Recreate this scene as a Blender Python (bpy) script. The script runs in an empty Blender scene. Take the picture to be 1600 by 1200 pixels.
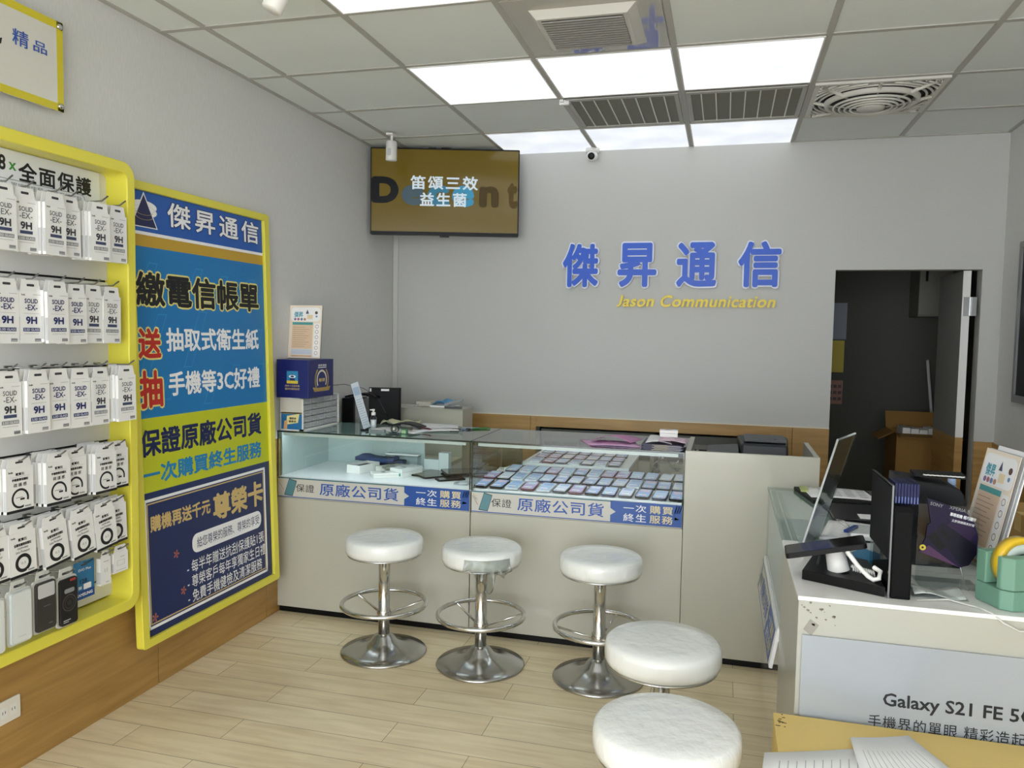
import bpy, math, random
from mathutils import Matrix, Vector
random.seed(7)
PI = math.pi
SC = bpy.context.scene
COL = SC.collection

# ---------------------------------------------------------------- camera, world, exposure
YB, XR, H = 5.183, 3.822, 2.715          # back wall, right wall, ceiling height
GX = [.218 + .605 * i for i in range(-1, 7)]          # ceiling grid, columns  (GX[1] is the first whole column)
def gy(k): return 3.4145 + .605 * k                    # ceiling grid, rows
cam_d = bpy.data.cameras.new('camera'); cam = bpy.data.objects.new('camera', cam_d); COL.objects.link(cam)
def cam_matrix(yaw, pitch, roll, loc):
    f = Vector((-math.sin(yaw) * math.cos(pitch), math.cos(yaw) * math.cos(pitch), math.sin(pitch)))
    rt = Vector((math.cos(yaw), math.sin(yaw), 0)); up = rt.cross(f)
    R = rt * math.cos(roll) + up * math.sin(roll); U = -rt * math.sin(roll) + up * math.cos(roll)
    m = Matrix((R, U, -f)).transposed().to_4x4(); m.translation = loc
    return m
cam.matrix_world = cam_matrix(.2634, -.0629, .0175, Vector((2.281, 0, 1.5035)))
cam_d.sensor_width = 36; cam_d.lens = 1230.67 / 1600 * 36; cam_d.clip_start = .05; cam_d.clip_end = 60
SC.camera = cam
SC.view_settings.view_transform = 'Standard'; SC.view_settings.look = 'None'
SC.view_settings.exposure = 1.42; SC.view_settings.gamma = 1.0; SC.view_settings.use_curve_mapping = False
w = bpy.data.worlds.new('world'); SC.world = w; w.use_nodes = True
w.node_tree.nodes['Background'].inputs[0].default_value = (.9, .95, 1, 1)
w.node_tree.nodes['Background'].inputs[1].default_value = 2.3      # daylight through the open shop front
PANEL = 6.0                                                        # glow of the front panels, raised to fill the room with light

# ---------------------------------------------------------------- materials
def lin(h):
    h = h.lstrip('#'); c = [int(h[i:i + 2], 16) / 255 for i in (0, 2, 4)]
    return tuple((x / 12.92 if x <= .04045 else ((x + .055) / 1.055) ** 2.4) for x in c) + (1,)
_m = {}
def mat(hexc, rough=.5, metal=0, coat=0, emit=0, bump=0, bscale=60, var=0, vscale=4, stretch=(1, 1, 1), var2=None, spec=None):
    key = (spec, hexc, rough, metal, coat, emit, bump, bscale, var, vscale, stretch, var2)
    if key in _m: return _m[key]
    m = bpy.data.materials.new('m_' + hexc.strip('#')); m.use_nodes = True
    nt = m.node_tree; b = nt.nodes['Principled BSDF']
    b.inputs['Base Color'].default_value = lin(hexc); b.inputs['Roughness'].default_value = rough
    b.inputs['Metallic'].default_value = metal; b.inputs['Coat Weight'].default_value = coat; b.inputs['Coat Roughness'].default_value = .03
    if spec is not None: b.inputs['Specular IOR Level'].default_value = spec
    if emit:
        b.inputs['Emission Color'].default_value = lin(hexc); b.inputs['Emission Strength'].default_value = emit
    if bump or var:
        tc = nt.nodes.new('ShaderNodeTexCoord'); mp = nt.nodes.new('ShaderNodeMapping'); mp.inputs['Scale'].default_value = stretch
        nt.links.new(tc.outputs['Object'], mp.inputs[0])
    if bump:
        n = nt.nodes.new('ShaderNodeTexNoise'); n.inputs['Scale'].default_value = bscale; n.inputs['Detail'].default_value = 4
        nt.links.new(mp.outputs[0], n.inputs['Vector'])
        bp = nt.nodes.new('ShaderNodeBump'); bp.inputs['Strength'].default_value = bump; bp.inputs['Distance'].default_value = .01
        nt.links.new(n.outputs[0], bp.inputs['Height']); nt.links.new(bp.outputs[0], b.inputs['Normal'])
    if var:
        n = nt.nodes.new('ShaderNodeTexNoise'); n.inputs['Scale'].default_value = vscale; n.inputs['Detail'].default_value = 5
        nt.links.new(mp.outputs[0], n.inputs['Vector'])
        r = nt.nodes.new('ShaderNodeValToRGB'); r.color_ramp.elements[0].position = .3; r.color_ramp.elements[1].position = .7
        c = lin(hexc); k = 1 - var
        r.color_ramp.elements[0].color = lin(var2) if var2 else (c[0] * k, c[1] * k, c[2] * k, 1); r.color_ramp.elements[1].color = c
        nt.links.new(n.outputs[0], r.inputs[0]); nt.links.new(r.outputs[0], b.inputs['Base Color'])
    _m[key] = m
    return m
def glass(name, tint='e6f2ee', refl=1.0, ior=1.5, rough=.0):
    m = bpy.data.materials.new(name); m.use_nodes = True; nt = m.node_tree; nt.nodes.clear()
    o = nt.nodes.new('ShaderNodeOutputMaterial'); t = nt.nodes.new('ShaderNodeBsdfTransparent'); g = nt.nodes.new('ShaderNodeBsdfGlossy')
    t.inputs[0].default_value = lin(tint); g.inputs['Roughness'].default_value = rough
    f = nt.nodes.new('ShaderNodeFresnel'); f.inputs[0].default_value = ior
    mx = nt.nodes.new('ShaderNodeMixShader'); mu = nt.nodes.new('ShaderNodeMath'); mu.operation = 'MULTIPLY'; mu.inputs[1].default_value = refl
    mu.use_clamp = True
    ge = nt.nodes.new('ShaderNodeNewGeometry'); sb = nt.nodes.new('ShaderNodeMath'); sb.operation = 'SUBTRACT'; sb.inputs[0].default_value = 1
    m2 = nt.nodes.new('ShaderNodeMath'); m2.operation = 'MULTIPLY'           # a pane mirrors at its outer face only: no false total reflection inside
    nt.links.new(ge.outputs['Backfacing'], sb.inputs[1]); nt.links.new(f.outputs[0], m2.inputs[0]); nt.links.new(sb.outputs[0], m2.inputs[1])
    nt.links.new(m2.outputs[0], mu.inputs[0]); nt.links.new(mu.outputs[0], mx.inputs[0]); nt.links.new(t.outputs[0], mx.inputs[1])
    nt.links.new(g.outputs[0], mx.inputs[2]); nt.links.new(mx.outputs[0], o.inputs[0])
    return m
GLASS = glass('clear_glass', 'f9fdfb'); GLASS_TOP = glass('counter_glass', 'e6f1ed', 1.5); ACRYL = glass('clear_acrylic', 'f2f5f5', .9, 1.49)
FROST = glass('greenish_back_glass', 'c2d6d4', 1.0, 1.5, .05); FILM = glass('thin_plastic_film', 'eceeed', 2.2, 1.45, .2)
EDGE = mat('14241f', .15, coat=.5); EDGE2 = mat('7f9c95', .2)
WHITE = mat('e9e8e4', .4); PAPER = mat('f4f4f5', .6); BLACK = mat('09090b', .4, spec=.22); MATTE = mat('111113', .6, spec=.25); DGREY = mat('3a3b3d', .45)
INK = mat('17181b', .6); NAVY = mat('1a2463', .5); GREY = mat('8e9093', .5); LGREY = mat('c4c5c6', .5)
CHROME = mat('d6d6d4', .16, metal=1); STEEL = mat('9d9d9b', .3, metal=1)
YEL = mat('e9df4e', .38, coat=.15); CTR = mat('bcbaac', .32, coat=.25, var=.035, vscale=2.2)
BLUE = mat('1763c4', .35)

def wood_mat(c1, c2, name, sc=(1, 1, 14)):
    m = bpy.data.materials.new(name); m.use_nodes = True; nt = m.node_tree; b = nt.nodes['Principled BSDF']
    tc = nt.nodes.new('ShaderNodeTexCoord'); mp = nt.nodes.new('ShaderNodeMapping'); mp.inputs['Scale'].default_value = sc
    n = nt.nodes.new('ShaderNodeTexNoise'); n.inputs['Scale'].default_value = 2.3; n.inputs['Detail'].default_value = 8; n.inputs['Distortion'].default_value = .5
    r = nt.nodes.new('ShaderNodeValToRGB'); e = r.color_ramp.elements
    e[0].position = .32; e[0].color = lin(c2); e[1].position = .66; e[1].color = lin(c1)
    nt.links.new(tc.outputs['Object'], mp.inputs[0]); nt.links.new(mp.outputs[0], n.inputs[0]); nt.links.new(n.outputs[0], r.inputs[0])
    nt.links.new(r.outputs[0], b.inputs['Base Color']); b.inputs['Roughness'].default_value = .42
    return m
WOOD = wood_mat('b58e52', '9d7840', 'oak_panel')
def paper_wall():
    m = bpy.data.materials.new('woven_wallpaper'); m.use_nodes = True; nt = m.node_tree; b = nt.nodes['Principled BSDF']
    tc = nt.nodes.new('ShaderNodeTexCoord'); mp = nt.nodes.new('ShaderNodeMapping'); mp.inputs['Scale'].default_value = (75, 75, 13)
    n = nt.nodes.new('ShaderNodeTexNoise'); n.inputs['Scale'].default_value = 2.2; n.inputs['Detail'].default_value = 4
    r = nt.nodes.new('ShaderNodeValToRGB'); e = r.color_ramp.elements
    e[0].position = .3; e[0].color = lin('d6d6d3'); e[1].position = .7; e[1].color = lin('dfdedc')
    bp = nt.nodes.new('ShaderNodeBump'); bp.inputs['Strength'].default_value = .12; bp.inputs['Distance'].default_value = .004
    nt.links.new(tc.outputs['Object'], mp.inputs[0]); nt.links.new(mp.outputs[0], n.inputs[0]); nt.links.new(n.outputs[0], r.inputs[0])
    nt.links.new(r.outputs[0], b.inputs['Base Color']); nt.links.new(n.outputs[0], bp.inputs['Height']); nt.links.new(bp.outputs[0], b.inputs['Normal'])
    b.inputs['Roughness'].default_value = .6
    return m
WPAPER = paper_wall()
def floor_mat():
    m = bpy.data.materials.new('vinyl_planks'); m.use_nodes = True; nt = m.node_tree; b = nt.nodes['Principled BSDF']
    tc = nt.nodes.new('ShaderNodeTexCoord'); mp = nt.nodes.new('ShaderNodeMapping'); mp.inputs['Location'].default_value = (-.45, -2.47 + .152 * 20, 0)
    br = nt.nodes.new('ShaderNodeTexBrick'); br.offset = .37; br.inputs['Scale'].default_value = 1
    br.inputs['Brick Width'].default_value = .914; br.inputs['Row Height'].default_value = .152; br.inputs['Mortar Size'].default_value = .0011
    br.inputs['Color1'].default_value = lin('f4e7c8'); br.inputs['Color2'].default_value = lin('ebdbb6'); br.inputs['Mortar'].default_value = lin('7d6b50')
    mp2 = nt.nodes.new('ShaderNodeMapping'); mp2.inputs['Scale'].default_value = (1.4, 13, 1)
    n = nt.nodes.new('ShaderNodeTexNoise'); n.inputs['Scale'].default_value = 2.2; n.inputs['Detail'].default_value = 8; n.inputs['Distortion'].default_value = .6
    r = nt.nodes.new('ShaderNodeValToRGB'); e = r.color_ramp.elements
    e[0].position = .28; e[0].color = (.83, .79, .72, 1); e[1].position = .62; e[1].color = (1, 1, 1, 1)
    n2 = nt.nodes.new('ShaderNodeTexNoise'); n2.inputs['Scale'].default_value = 1.7; n2.inputs['Detail'].default_value = 5
    r2 = nt.nodes.new('ShaderNodeValToRGB'); e = r2.color_ramp.elements
    e[0].position = .3; e[0].color = (.84, .82, .8, 1); e[1].position = .6; e[1].color = (1, 1, 1, 1)
    mx = nt.nodes.new('ShaderNodeMixRGB'); mx.blend_type = 'MULTIPLY'; mx.inputs[0].default_value = 1
    mx2 = nt.nodes.new('ShaderNodeMixRGB'); mx2.blend_type = 'MULTIPLY'; mx2.inputs[0].default_value = 1
    L = nt.links.new
    L(tc.outputs['Object'], mp.inputs[0]); L(mp.outputs[0], br.inputs[0]); L(tc.outputs['Object'], mp2.inputs[0]); L(mp2.outputs[0], n.inputs[0])
    L(n.outputs[0], r.inputs[0]); L(tc.outputs['Object'], n2.inputs[0]); L(n2.outputs[0], r2.inputs[0])
    L(br.outputs[0], mx.inputs[1]); L(r.outputs[0], mx.inputs[2]); L(mx.outputs[0], mx2.inputs[1]); L(r2.outputs[0], mx2.inputs[2])
    L(mx2.outputs[0], b.inputs['Base Color']); b.inputs['Roughness'].default_value = .38
    return m

# ---------------------------------------------------------------- mesh builder
_txt = {}
def glyphs(s, bold, space, solid=False):
    bold = max(bold, 0); k = (s, bold, space, solid)
    if k not in _txt:
        c = bpy.data.curves.new('t', 'FONT'); c.body = s; c.size = 1; c.resolution_u = 2 if len(s) > 2 else 5; c.space_character = space
        c.extrude = 1 if solid else 0
        o = bpy.data.objects.new('t', c); me = bpy.data.meshes.new_from_object(o)
        v = [tuple(p.co) + (0,) for p in me.vertices]; f = [tuple(p.vertices) for p in me.polygons]
        bpy.data.objects.remove(o); bpy.data.curves.remove(c); bpy.data.meshes.remove(me)
        if bold:                      # heavier strokes: the outline swept round a small octagon
            v0, f0 = v, f; v, f = list(v0), list(f0); nb = 8 if bold > .015 else 4
            for i in range(nb):
                a = 2 * PI * i / nb; dx, dy = bold * math.cos(a), bold * math.sin(a); n = len(v)
                v += [(p[0] + dx, p[1] + dy, p[2], (i + 1) * 2.5e-5) for p in v0]; f += [tuple(j + n for j in q) for q in f0]
        xs = [p[0] for p in v]; ys = [p[1] for p in v]
        _txt[k] = (v, f, None, (min(xs), min(ys), max(xs), max(ys)))
    return _txt[k]
def FR(o, x=(1, 0, 0), y=(0, 0, 1)):
    x = Vector(x).normalized(); y = Vector(y).normalized(); z = x.cross(y)
    m = Matrix((x, y, z)).transposed().to_4x4(); m.translation = Vector(o)
    return m
W = {}
class MB:
    def __init__(s, M=None): s.v = []; s.f = []; s.mi = []; s.mats = []; s.sm = []; s.M = M or Matrix()
    def add(s, vs, fs, m, smooth=False):
        if m not in s.mats: s.mats.append(m)
        k = s.mats.index(m); n = len(s.v)
        s.v += [tuple(s.M @ Vector(p)) for p in vs]
        for f in fs: s.f.append(tuple(i + n for i in f)); s.mi.append(k); s.sm.append(smooth)
        return s
    def box(s, x0, y0, z0, x1, y1, z1, m):
        vs = [(x0, y0, z0), (x1, y0, z0), (x1, y1, z0), (x0, y1, z0), (x0, y0, z1), (x1, y0, z1), (x1, y1, z1), (x0, y1, z1)]
        return s.add(vs, [(0, 3, 2, 1), (4, 5, 6, 7), (0, 1, 5, 4), (1, 2, 6, 5), (2, 3, 7, 6), (3, 0, 4, 7)], m)
    def hexa(s, p, m):      # 8 corners, bottom loop then top loop
        return s.add(p, [(0, 3, 2, 1), (4, 5, 6, 7), (0, 1, 5, 4), (1, 2, 6, 5), (2, 3, 7, 6), (3, 0, 4, 7)], m)
    def prism(s, pts, z0, z1, m, smooth=False):
        n = len(pts); vs = [(x, y, z0) for x, y in pts] + [(x, y, z1) for x, y in pts]
        s.add(vs, [tuple(range(n))[::-1], tuple(range(n, 2 * n))] + [(i, (i + 1) % n, n + (i + 1) % n, n + i) for i in range(n)], m, smooth)
        return s
    def rect(s, x0, y0, x1, y1, m, z=.0003, t=.0004): return s.box(x0, y0, z - t, x1, y1, z, m)
    def poly(s, pts, m, z=.0003, t=.0004): return s.prism(pts, z - t, z, m)
    def rrect(s, x0, y0, x1, y1, r, z0, z1, m, n=5):
        return s.prism(rr(x0, y0, x1, y1, r, n), z0, z1, m)
    def ringface(s, cx, cy, r0, r1, m, z=.0004, n=28, a0=0, a1=2 * PI, sy=1):
        vs = []; fs = []
        for i in range(n + 1):
            a = a0 + (a1 - a0) * i / n
            for r in (r0, r1): vs.append((cx + r * math.cos(a), cy + r * math.sin(a) * sy, z))
        for i in range(n): fs.append((2 * i, 2 * i + 1, 2 * i + 3, 2 * i + 2))
        return s.add(vs, fs, m)
    def frame(s, x0, y0, x1, y1, t, m, z=.0003):      # thin printed outline
        s.rect(x0, y0, x1, y0 + t, m, z); s.rect(x0, y1 - t, x1, y1, m, z); s.rect(x0, y0, x0 + t, y1, m, z); s.rect(x1 - t, y0, x1, y1, m, z)
        return s
    def text(s, t, x0, y0, x1, y1, m, z=.0006, bold=0., ext=.0003, shear=0, space=1.0, pad=0):
        v, f, fl, (a, b, c, d) = glyphs(t, bold, space, ext > .002)
        if pad:   # same placement as the unbold glyphs, grown outward for an outline
            _, _, _, (a, b, c, d) = glyphs(t, pad, space)
        kx = (x1 - x0) / (c - a); ky = (y1 - y0) / (d - b)
        vs = [(x0 + (p[0] - a) * kx + shear * (p[1] - b) * ky, y0 + (p[1] - b) * ky, z + p[3] + (ext if p[2] > -.5 else 0)) for p in v]
        return s.add(vs, f, m)
    def lathe(s, prof, m, c=(0, 0, 0), n=36, smooth=True, cap=True):
        vs = []; fs = []; k = len(prof)
        for i in range(n):
            a = 2 * PI * i / n
            for r, z in prof: vs.append((c[0] + r * math.cos(a), c[1] + r * math.sin(a), c[2] + z))
        for i in range(n):
            j = (i + 1) % n
            for q in range(k - 1): fs.append((i * k + q, j * k + q, j * k + q + 1, i * k + q + 1))
        if cap:
            if prof[0][0] > 1e-6: fs.append(tuple(i * k for i in range(n))[::-1])
            if prof[-1][0] > 1e-6: fs.append(tuple(i * k + k - 1 for i in range(n)))
        return s.add(vs, fs, m, smooth)
    def tube(s, path, r, m, n=10, closed=False, cap=True):
        P = [Vector(p) for p in path]; k = len(P); vs = []; fs = []; up = Vector((0, 0, 1))
        for i, p in enumerate(P):
            if closed: d = P[(i + 1) % k] - P[i - 1]
            else: d = P[min(i + 1, k - 1)] - P[max(i - 1, 0)]
            d.normalize(); a = d.cross(up)
            if a.length < .05: a = d.cross(Vector((0, 1, 0)))
            a.normalize(); b = d.cross(a); q = r[i] if isinstance(r, (list, tuple)) else r
            for j in range(n):
                t = 2 * PI * j / n; vs.append(tuple(p + a * math.cos(t) * q + b * math.sin(t) * q))
        for i in range(k if closed else k - 1):
            for j in range(n):
                i2 = (i + 1) % k; j2 = (j + 1) % n
                fs.append((i * n + j, i * n + j2, i2 * n + j2, i2 * n + j))
        if cap and not closed: fs.append(tuple(range(n))); fs.append(tuple(range((k - 1) * n, k * n))[::-1])
        return s.add(vs, fs, m, True)
    def cyl(s, p0, p1, r, m, n=20, r2=None): return s.tube([p0, p1], [r, r2 if r2 is not None else r], m, n)
    def torus(s, c, R, r, m, n=48, k=10):
        return s.tube([(c[0] + R * math.cos(2 * PI * i / n), c[1] + R * math.sin(2 * PI * i / n), c[2]) for i in range(n)], r, m, k, closed=True)
    def ball(s, c, r, m, n=16, sz=1):
        return s.lathe([(r * math.sin(PI * i / n), -r * sz * math.cos(PI * i / n)) for i in range(n + 1)], m, c, 24)
    def sheet(s, nx, ny, fn, m, t=.0006, smooth=True):   # wavy sheet with thickness: fn(u,v)->point
        vs = []; fs = []
        for lv in (0, 1):
            for j in range(ny + 1):
                for i in range(nx + 1):
                    p = Vector(fn(i / nx, j / ny)); vs.append((p.x, p.y, p.z + lv * t))
        N = (nx + 1) * (ny + 1); q = lambda i, j: j * (nx + 1) + i
        for j in range(ny):
            for i in range(nx):
                a = (q(i, j), q(i + 1, j), q(i + 1, j + 1), q(i, j + 1)); fs.append(a[::-1]); fs.append(tuple(x + N for x in a))
        rim = [q(i, 0) for i in range(nx)] + [q(nx, j) for j in range(ny)] + [q(nx - i, ny) for i in range(nx)] + [q(0, ny - j) for j in range(ny)]
        for i in range(len(rim)): a, b = rim[i], rim[(i + 1) % len(rim)]; fs.append((a, b, b + N, a + N))
        return s.add(vs, fs, m, smooth)
    def build(s, name, parent=None, bevel=0, world=True, seg=2):
        me = bpy.data.meshes.new(name); o = bpy.data.objects.new(name, me)
        if parent is not None:
            o.parent = parent; Wp = W[parent]; W[o] = Wp
            inv = Wp.inverted() if world else Matrix()
        else:
            xs = [p[0] for p in s.v]; ys = [p[1] for p in s.v]; zs = [p[2] for p in s.v]
            c = Vector(((min(xs) + max(xs)) / 2, (min(ys) + max(ys)) / 2, min(zs))); o.location = c; W[o] = Matrix.Translation(c); inv = W[o].inverted()
        me.from_pydata([tuple(inv @ Vector(p)) for p in s.v], [], s.f)
        for m in s.mats: me.materials.append(m)
        me.polygons.foreach_set('material_index', s.mi); me.polygons.foreach_set('use_smooth', s.sm); me.update()
        if bevel:
            b = o.modifiers.new('bevel', 'BEVEL'); b.width = bevel; b.segments = seg; b.limit_method = 'ANGLE'; b.angle_limit = .6
        COL.objects.link(o)
        return o
def rr(x0, y0, x1, y1, r, n=5):
    p = []
    for cx, cy, a in ((x1 - r, y0 + r, -PI / 2), (x1 - r, y1 - r, 0), (x0 + r, y1 - r, PI / 2), (x0 + r, y0 + r, PI)):
        for i in range(n + 1): t = a + PI / 2 * i / n; p.append((cx + r * math.cos(t), cy + r * math.sin(t)))
    return p
def B(x0, y0, z0, x1, y1, z1, m): return MB().box(x0, y0, z0, x1, y1, z1, m)
def tag(o, label, cat, group=None, kind=None):
    o['label'] = label; o['category'] = cat; o['kind'] = kind or 'thing'
    if group: o['group'] = group
    return o
def T(name, label, cat, loc=(0, 0, 0), rot=(0, 0, 0), group=None):
    o = bpy.data.objects.new(name, None); o.empty_display_size = .05; COL.objects.link(o)
    o.location = loc; r = (0, 0, rot) if not isinstance(rot, tuple) else rot; o.rotation_euler = r
    from mathutils import Euler
    W[o] = Matrix.Translation(Vector(loc)) @ Euler(r).to_matrix().to_4x4()
    return tag(o, label, cat, group)
def S(mb, name, label, cat, group=None, bevel=0): return tag(mb.build(name, None, bevel), label, cat, group)
def ST(mb, name, bevel=0):
    o = mb.build(name, None, bevel); o['kind'] = 'structure'; return o
def dup(root, loc, rot, label, group=None):
    c = root.copy(); COL.objects.link(c); c.location = loc
    c.rotation_euler = rot if isinstance(rot, tuple) else (0, 0, rot); c['label'] = label
    if group: c['group'] = group
    W[c] = Matrix.Translation(Vector(loc))
    for ch in list(root.children):
        a = ch.copy(); COL.objects.link(a); a.parent = c
        for g in list(ch.children): d = g.copy(); COL.objects.link(d); d.parent = a
    return c
ORD = ['first', 'second', 'third', 'fourth', 'fifth', 'sixth', 'seventh', 'eighth', 'ninth', 'tenth', 'eleventh', 'twelfth', 'thirteenth', 'fourteenth']

# ---------------------------------------------------------------- the room
FL = floor_mat()
ST(B(-.2, -2.6, -.06, XR + .2, 7.1, 0, FL), 'floor')
CEIL = mat('e6eae6', .8, bump=.12, bscale=220, var=.03, vscale=3)
ST(B(-.2, -2.6, H, XR + .2, YB + .1, H + .08, CEIL), 'ceiling')
bars = MB(); BAR = mat('b3b1aa', .5)
for x in GX[1:]: bars.box(x - .013, -2.6, H - .004, x + .013, YB, H + .001, BAR)
for k in range(-9, 3): bars.box(0, gy(k) - .013, H - .0045, XR, gy(k) + .013, H + .001, BAR)
bars.box(0, -2.6, H - .006, .02, YB, H, BAR); bars.box(XR - .02, -2.6, H - .006, XR, YB, H, BAR); bars.box(0, YB - .015, H - .006, XR, YB, H, BAR)
ST(bars, 'trim_1')
ST(B(-.12, -2.6, 0, 0, YB + .1, H, WPAPER), 'wall_left')
ST(B(XR, -2.6, 0, XR + .12, YB + .1, H, WPAPER), 'wall_right')
BW = mat('c2c2be', .5, var=.04, vscale=1.3)
DX0, DX1, DZ = 2.915, 3.715, 1.93
RX0, RX1, RZ0, RZ1 = 1.062, 2.66, .1, .885
bw = MB()
bw.box(0, YB, RZ1, DX0, YB + .1, H, BW); bw.box(DX0, YB, DZ, DX1, YB + .1, H, BW); bw.box(DX1, YB, 0, XR, YB + .1, H, BW)
ST(bw, 'wall_back')
ST(B(0, YB, 0, RX0, YB + .1, RZ1, BW), 'wall_back_left'); ST(B(RX1, YB, 0, DX0, YB + .1, RZ1, BW), 'wall_back_right')
ST(MB().box(.004, YB - .006, .95, .04, YB - .001, H, mat('c9c8c3', .5)).box(.6, YB - .009, .955, DX0, YB, .962, mat('d8d2c0', .5)), 'trim_2')
# wainscot of oak laminate
wl = MB(); wl.box(0, -2.6, 0, .012, 2.752, .93, WOOD); wl.box(0, 2.756, 0, .012, 3.566, .93, WOOD); wl.box(0, 3.57, 0, .012, YB, .93, WOOD)
wl.box(0, -2.6, 0, .008, YB, .012, MATTE)
ST(wl, 'trim_3', .002)
wb = MB(); F0 = YB - .02
wb.box(.6, F0, .05, RX0 - .04, YB, .955, WOOD); wb.box(RX0 - .038, F0, .05, RX0, YB, .955, WOOD); wb.box(RX1, F0, .05, RX1 + .04, YB, .955, WOOD); wb.box(RX1 + .042, F0, .05, DX0, YB, .955, WOOD)
wb.box(RX0, F0, RZ1, RX1, YB, .955, WOOD); wb.box(DX1, F0 + .01, 0, XR, YB, .92, WOOD)
ST(wb, 'trim_4', .0015)
ST(B(XR - .012, -2.6, 0, XR, YB, .915, WOOD), 'trim_5')
# shell of the cabinet recess in the back wall
rc = MB(); rc.box(RX0 - .02, YB + .1, RZ0 - .02, RX1 + .02, YB + .62, RZ0, MATTE); rc.box(RX0 - .02, YB + .1, RZ1, RX1 + .02, YB + .62, RZ1 + .02, MATTE)
rc.box(RX0 - .02, YB + .6, RZ0, RX1 + .02, YB + .62, RZ1, MATTE); rc.box(RX0 - .02, YB + .1, RZ0, RX0, YB + .6, RZ1, MATTE); rc.box(RX1, YB + .1, RZ0, RX1 + .02, YB + .6, RZ1, MATTE)
ST(rc, 'recess_shell')
# dark back room beyond the door
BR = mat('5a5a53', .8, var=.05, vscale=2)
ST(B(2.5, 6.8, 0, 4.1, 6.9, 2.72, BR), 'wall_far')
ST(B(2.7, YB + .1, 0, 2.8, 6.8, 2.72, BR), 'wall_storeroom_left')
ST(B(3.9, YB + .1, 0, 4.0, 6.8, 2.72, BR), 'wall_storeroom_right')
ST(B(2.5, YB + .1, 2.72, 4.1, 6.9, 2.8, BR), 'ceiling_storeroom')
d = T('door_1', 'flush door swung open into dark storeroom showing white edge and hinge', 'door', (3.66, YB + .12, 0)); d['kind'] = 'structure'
MB().box(3.625, YB + .034, .935, 3.665, 5.74, 1.925, mat('8b8b88', .6)).build('upper_leaf', d)  # white leaf greyed: storeroom shade is put into its colour
MB().box(3.625, YB + .034, .01, 3.665, 5.74, .935, WOOD).build('lower_leaf', d)
MB().box(3.624, YB + .03, .935, 3.666, YB + .0335, 1.925, WHITE).box(3.624, YB + .03, .01, 3.666, YB + .0335, .935, WOOD).build('edge_strip', d)
MB().box(3.632, YB + .022, 1.66, 3.7, YB + .03, 1.77, STEEL).box(3.664, YB + .012, 1.66, 3.672, YB + .03, 1.77, CHROME).build('hinge', d)

# ---------------------------------------------------------------- ceiling fittings
def lightmat(k):
    m = bpy.data.materials.new('light_diffuser'); m.use_nodes = True; nt = m.node_tree; b = nt.nodes['Principled BSDF']
    b.inputs['Base Color'].default_value = (.3, .3, .3, 1); b.inputs['Emission Color'].default_value = (.96, .97, 1, 1); b.inputs['Emission Strength'].default_value = k
    tc = nt.nodes.new('ShaderNodeTexCoord'); n = nt.nodes.new('ShaderNodeTexNoise'); n.inputs['Scale'].default_value = 3.5   # uneven diffuser sheet
    r = nt.nodes.new('ShaderNodeValToRGB'); r.color_ramp.elements[0].color = (.74, .8, .9, 1); r.color_ramp.elements[1].color = (.96, .99, 1, 1)
    r.color_ramp.elements[0].position = .35; r.color_ramp.elements[1].position = .65
    nt.links.new(tc.outputs['Object'], n.inputs[0]); nt.links.new(n.outputs[0], r.inputs[0]); nt.links.new(r.outputs[0], b.inputs['Emission Color'])
    return m
LM = lightmat(PANEL)
li = 0
names = {(1, 0): 'left', (2, 0): 'middle', (3, 0): 'right'}
lp = T('ceiling_light', 'x', 'light', (GX[2] + .3025, gy(0) + .3025, H), 0, 'ceiling light panels')
MB().box(-.287, -.287, -.006, .287, .287, -.002, LM).build('diffuser', lp, world=False)
fr = MB()
for a in ((-.292, -.292, .292, -.286), (-.292, .286, .292, .292), (-.292, -.286, -.286, .286), (.286, -.286, .292, .286)): fr.box(a[0], a[1], -.008, a[2], a[3], 0, WHITE)
fr.build('frame', lp, world=False)
def dim(k):
    me = bpy.data.meshes['diffuser'].copy(); me.materials.clear(); me.materials.append(lightmat(k)); return me
LD1, LD2 = dim(.42), dim(.34)
pos = []
for row, ph in ((0, 'square white light panel beside the square air grille row'), (2, 'white light panel against the back wall')):
    for i, side in ((2, 'leftmost'), (3, 'middle'), (4, 'rightmost')): pos.append((i, row, '%s, %s of the three' % (ph, side)))
pos.append((2, -2, 'white light panel cut by the top edge of the photo'))
for row in (-5, -8):  # rows out of view, added to carry the room's fill light
    for i in (2, 3, 4): pos.append((i, row, 'unseen white light panel added near the shop front'))
for j in (3, 4): pos.append((j, -2, 'unseen white light panel in the ceiling ahead of the square air grille'))  # unseen pair, at the same raised glow for fill
for n, (i, k, lab) in enumerate(pos):
    loc = (GX[i] + .3025, gy(k) + .3025, H)
    if n == 0: lp.location = loc; lp['label'] = lab; lp.children[0].data = LD1
    else:
        c_ = dup(lp, loc, 0, lab)
        if k >= 0:       # the two rows at the back glow more weakly than those nearer the shop front
            df = [o for o in c_.children if o.name.startswith('diffuser')][0]; df.data = (LD1 if k == 0 else LD2)
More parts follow.
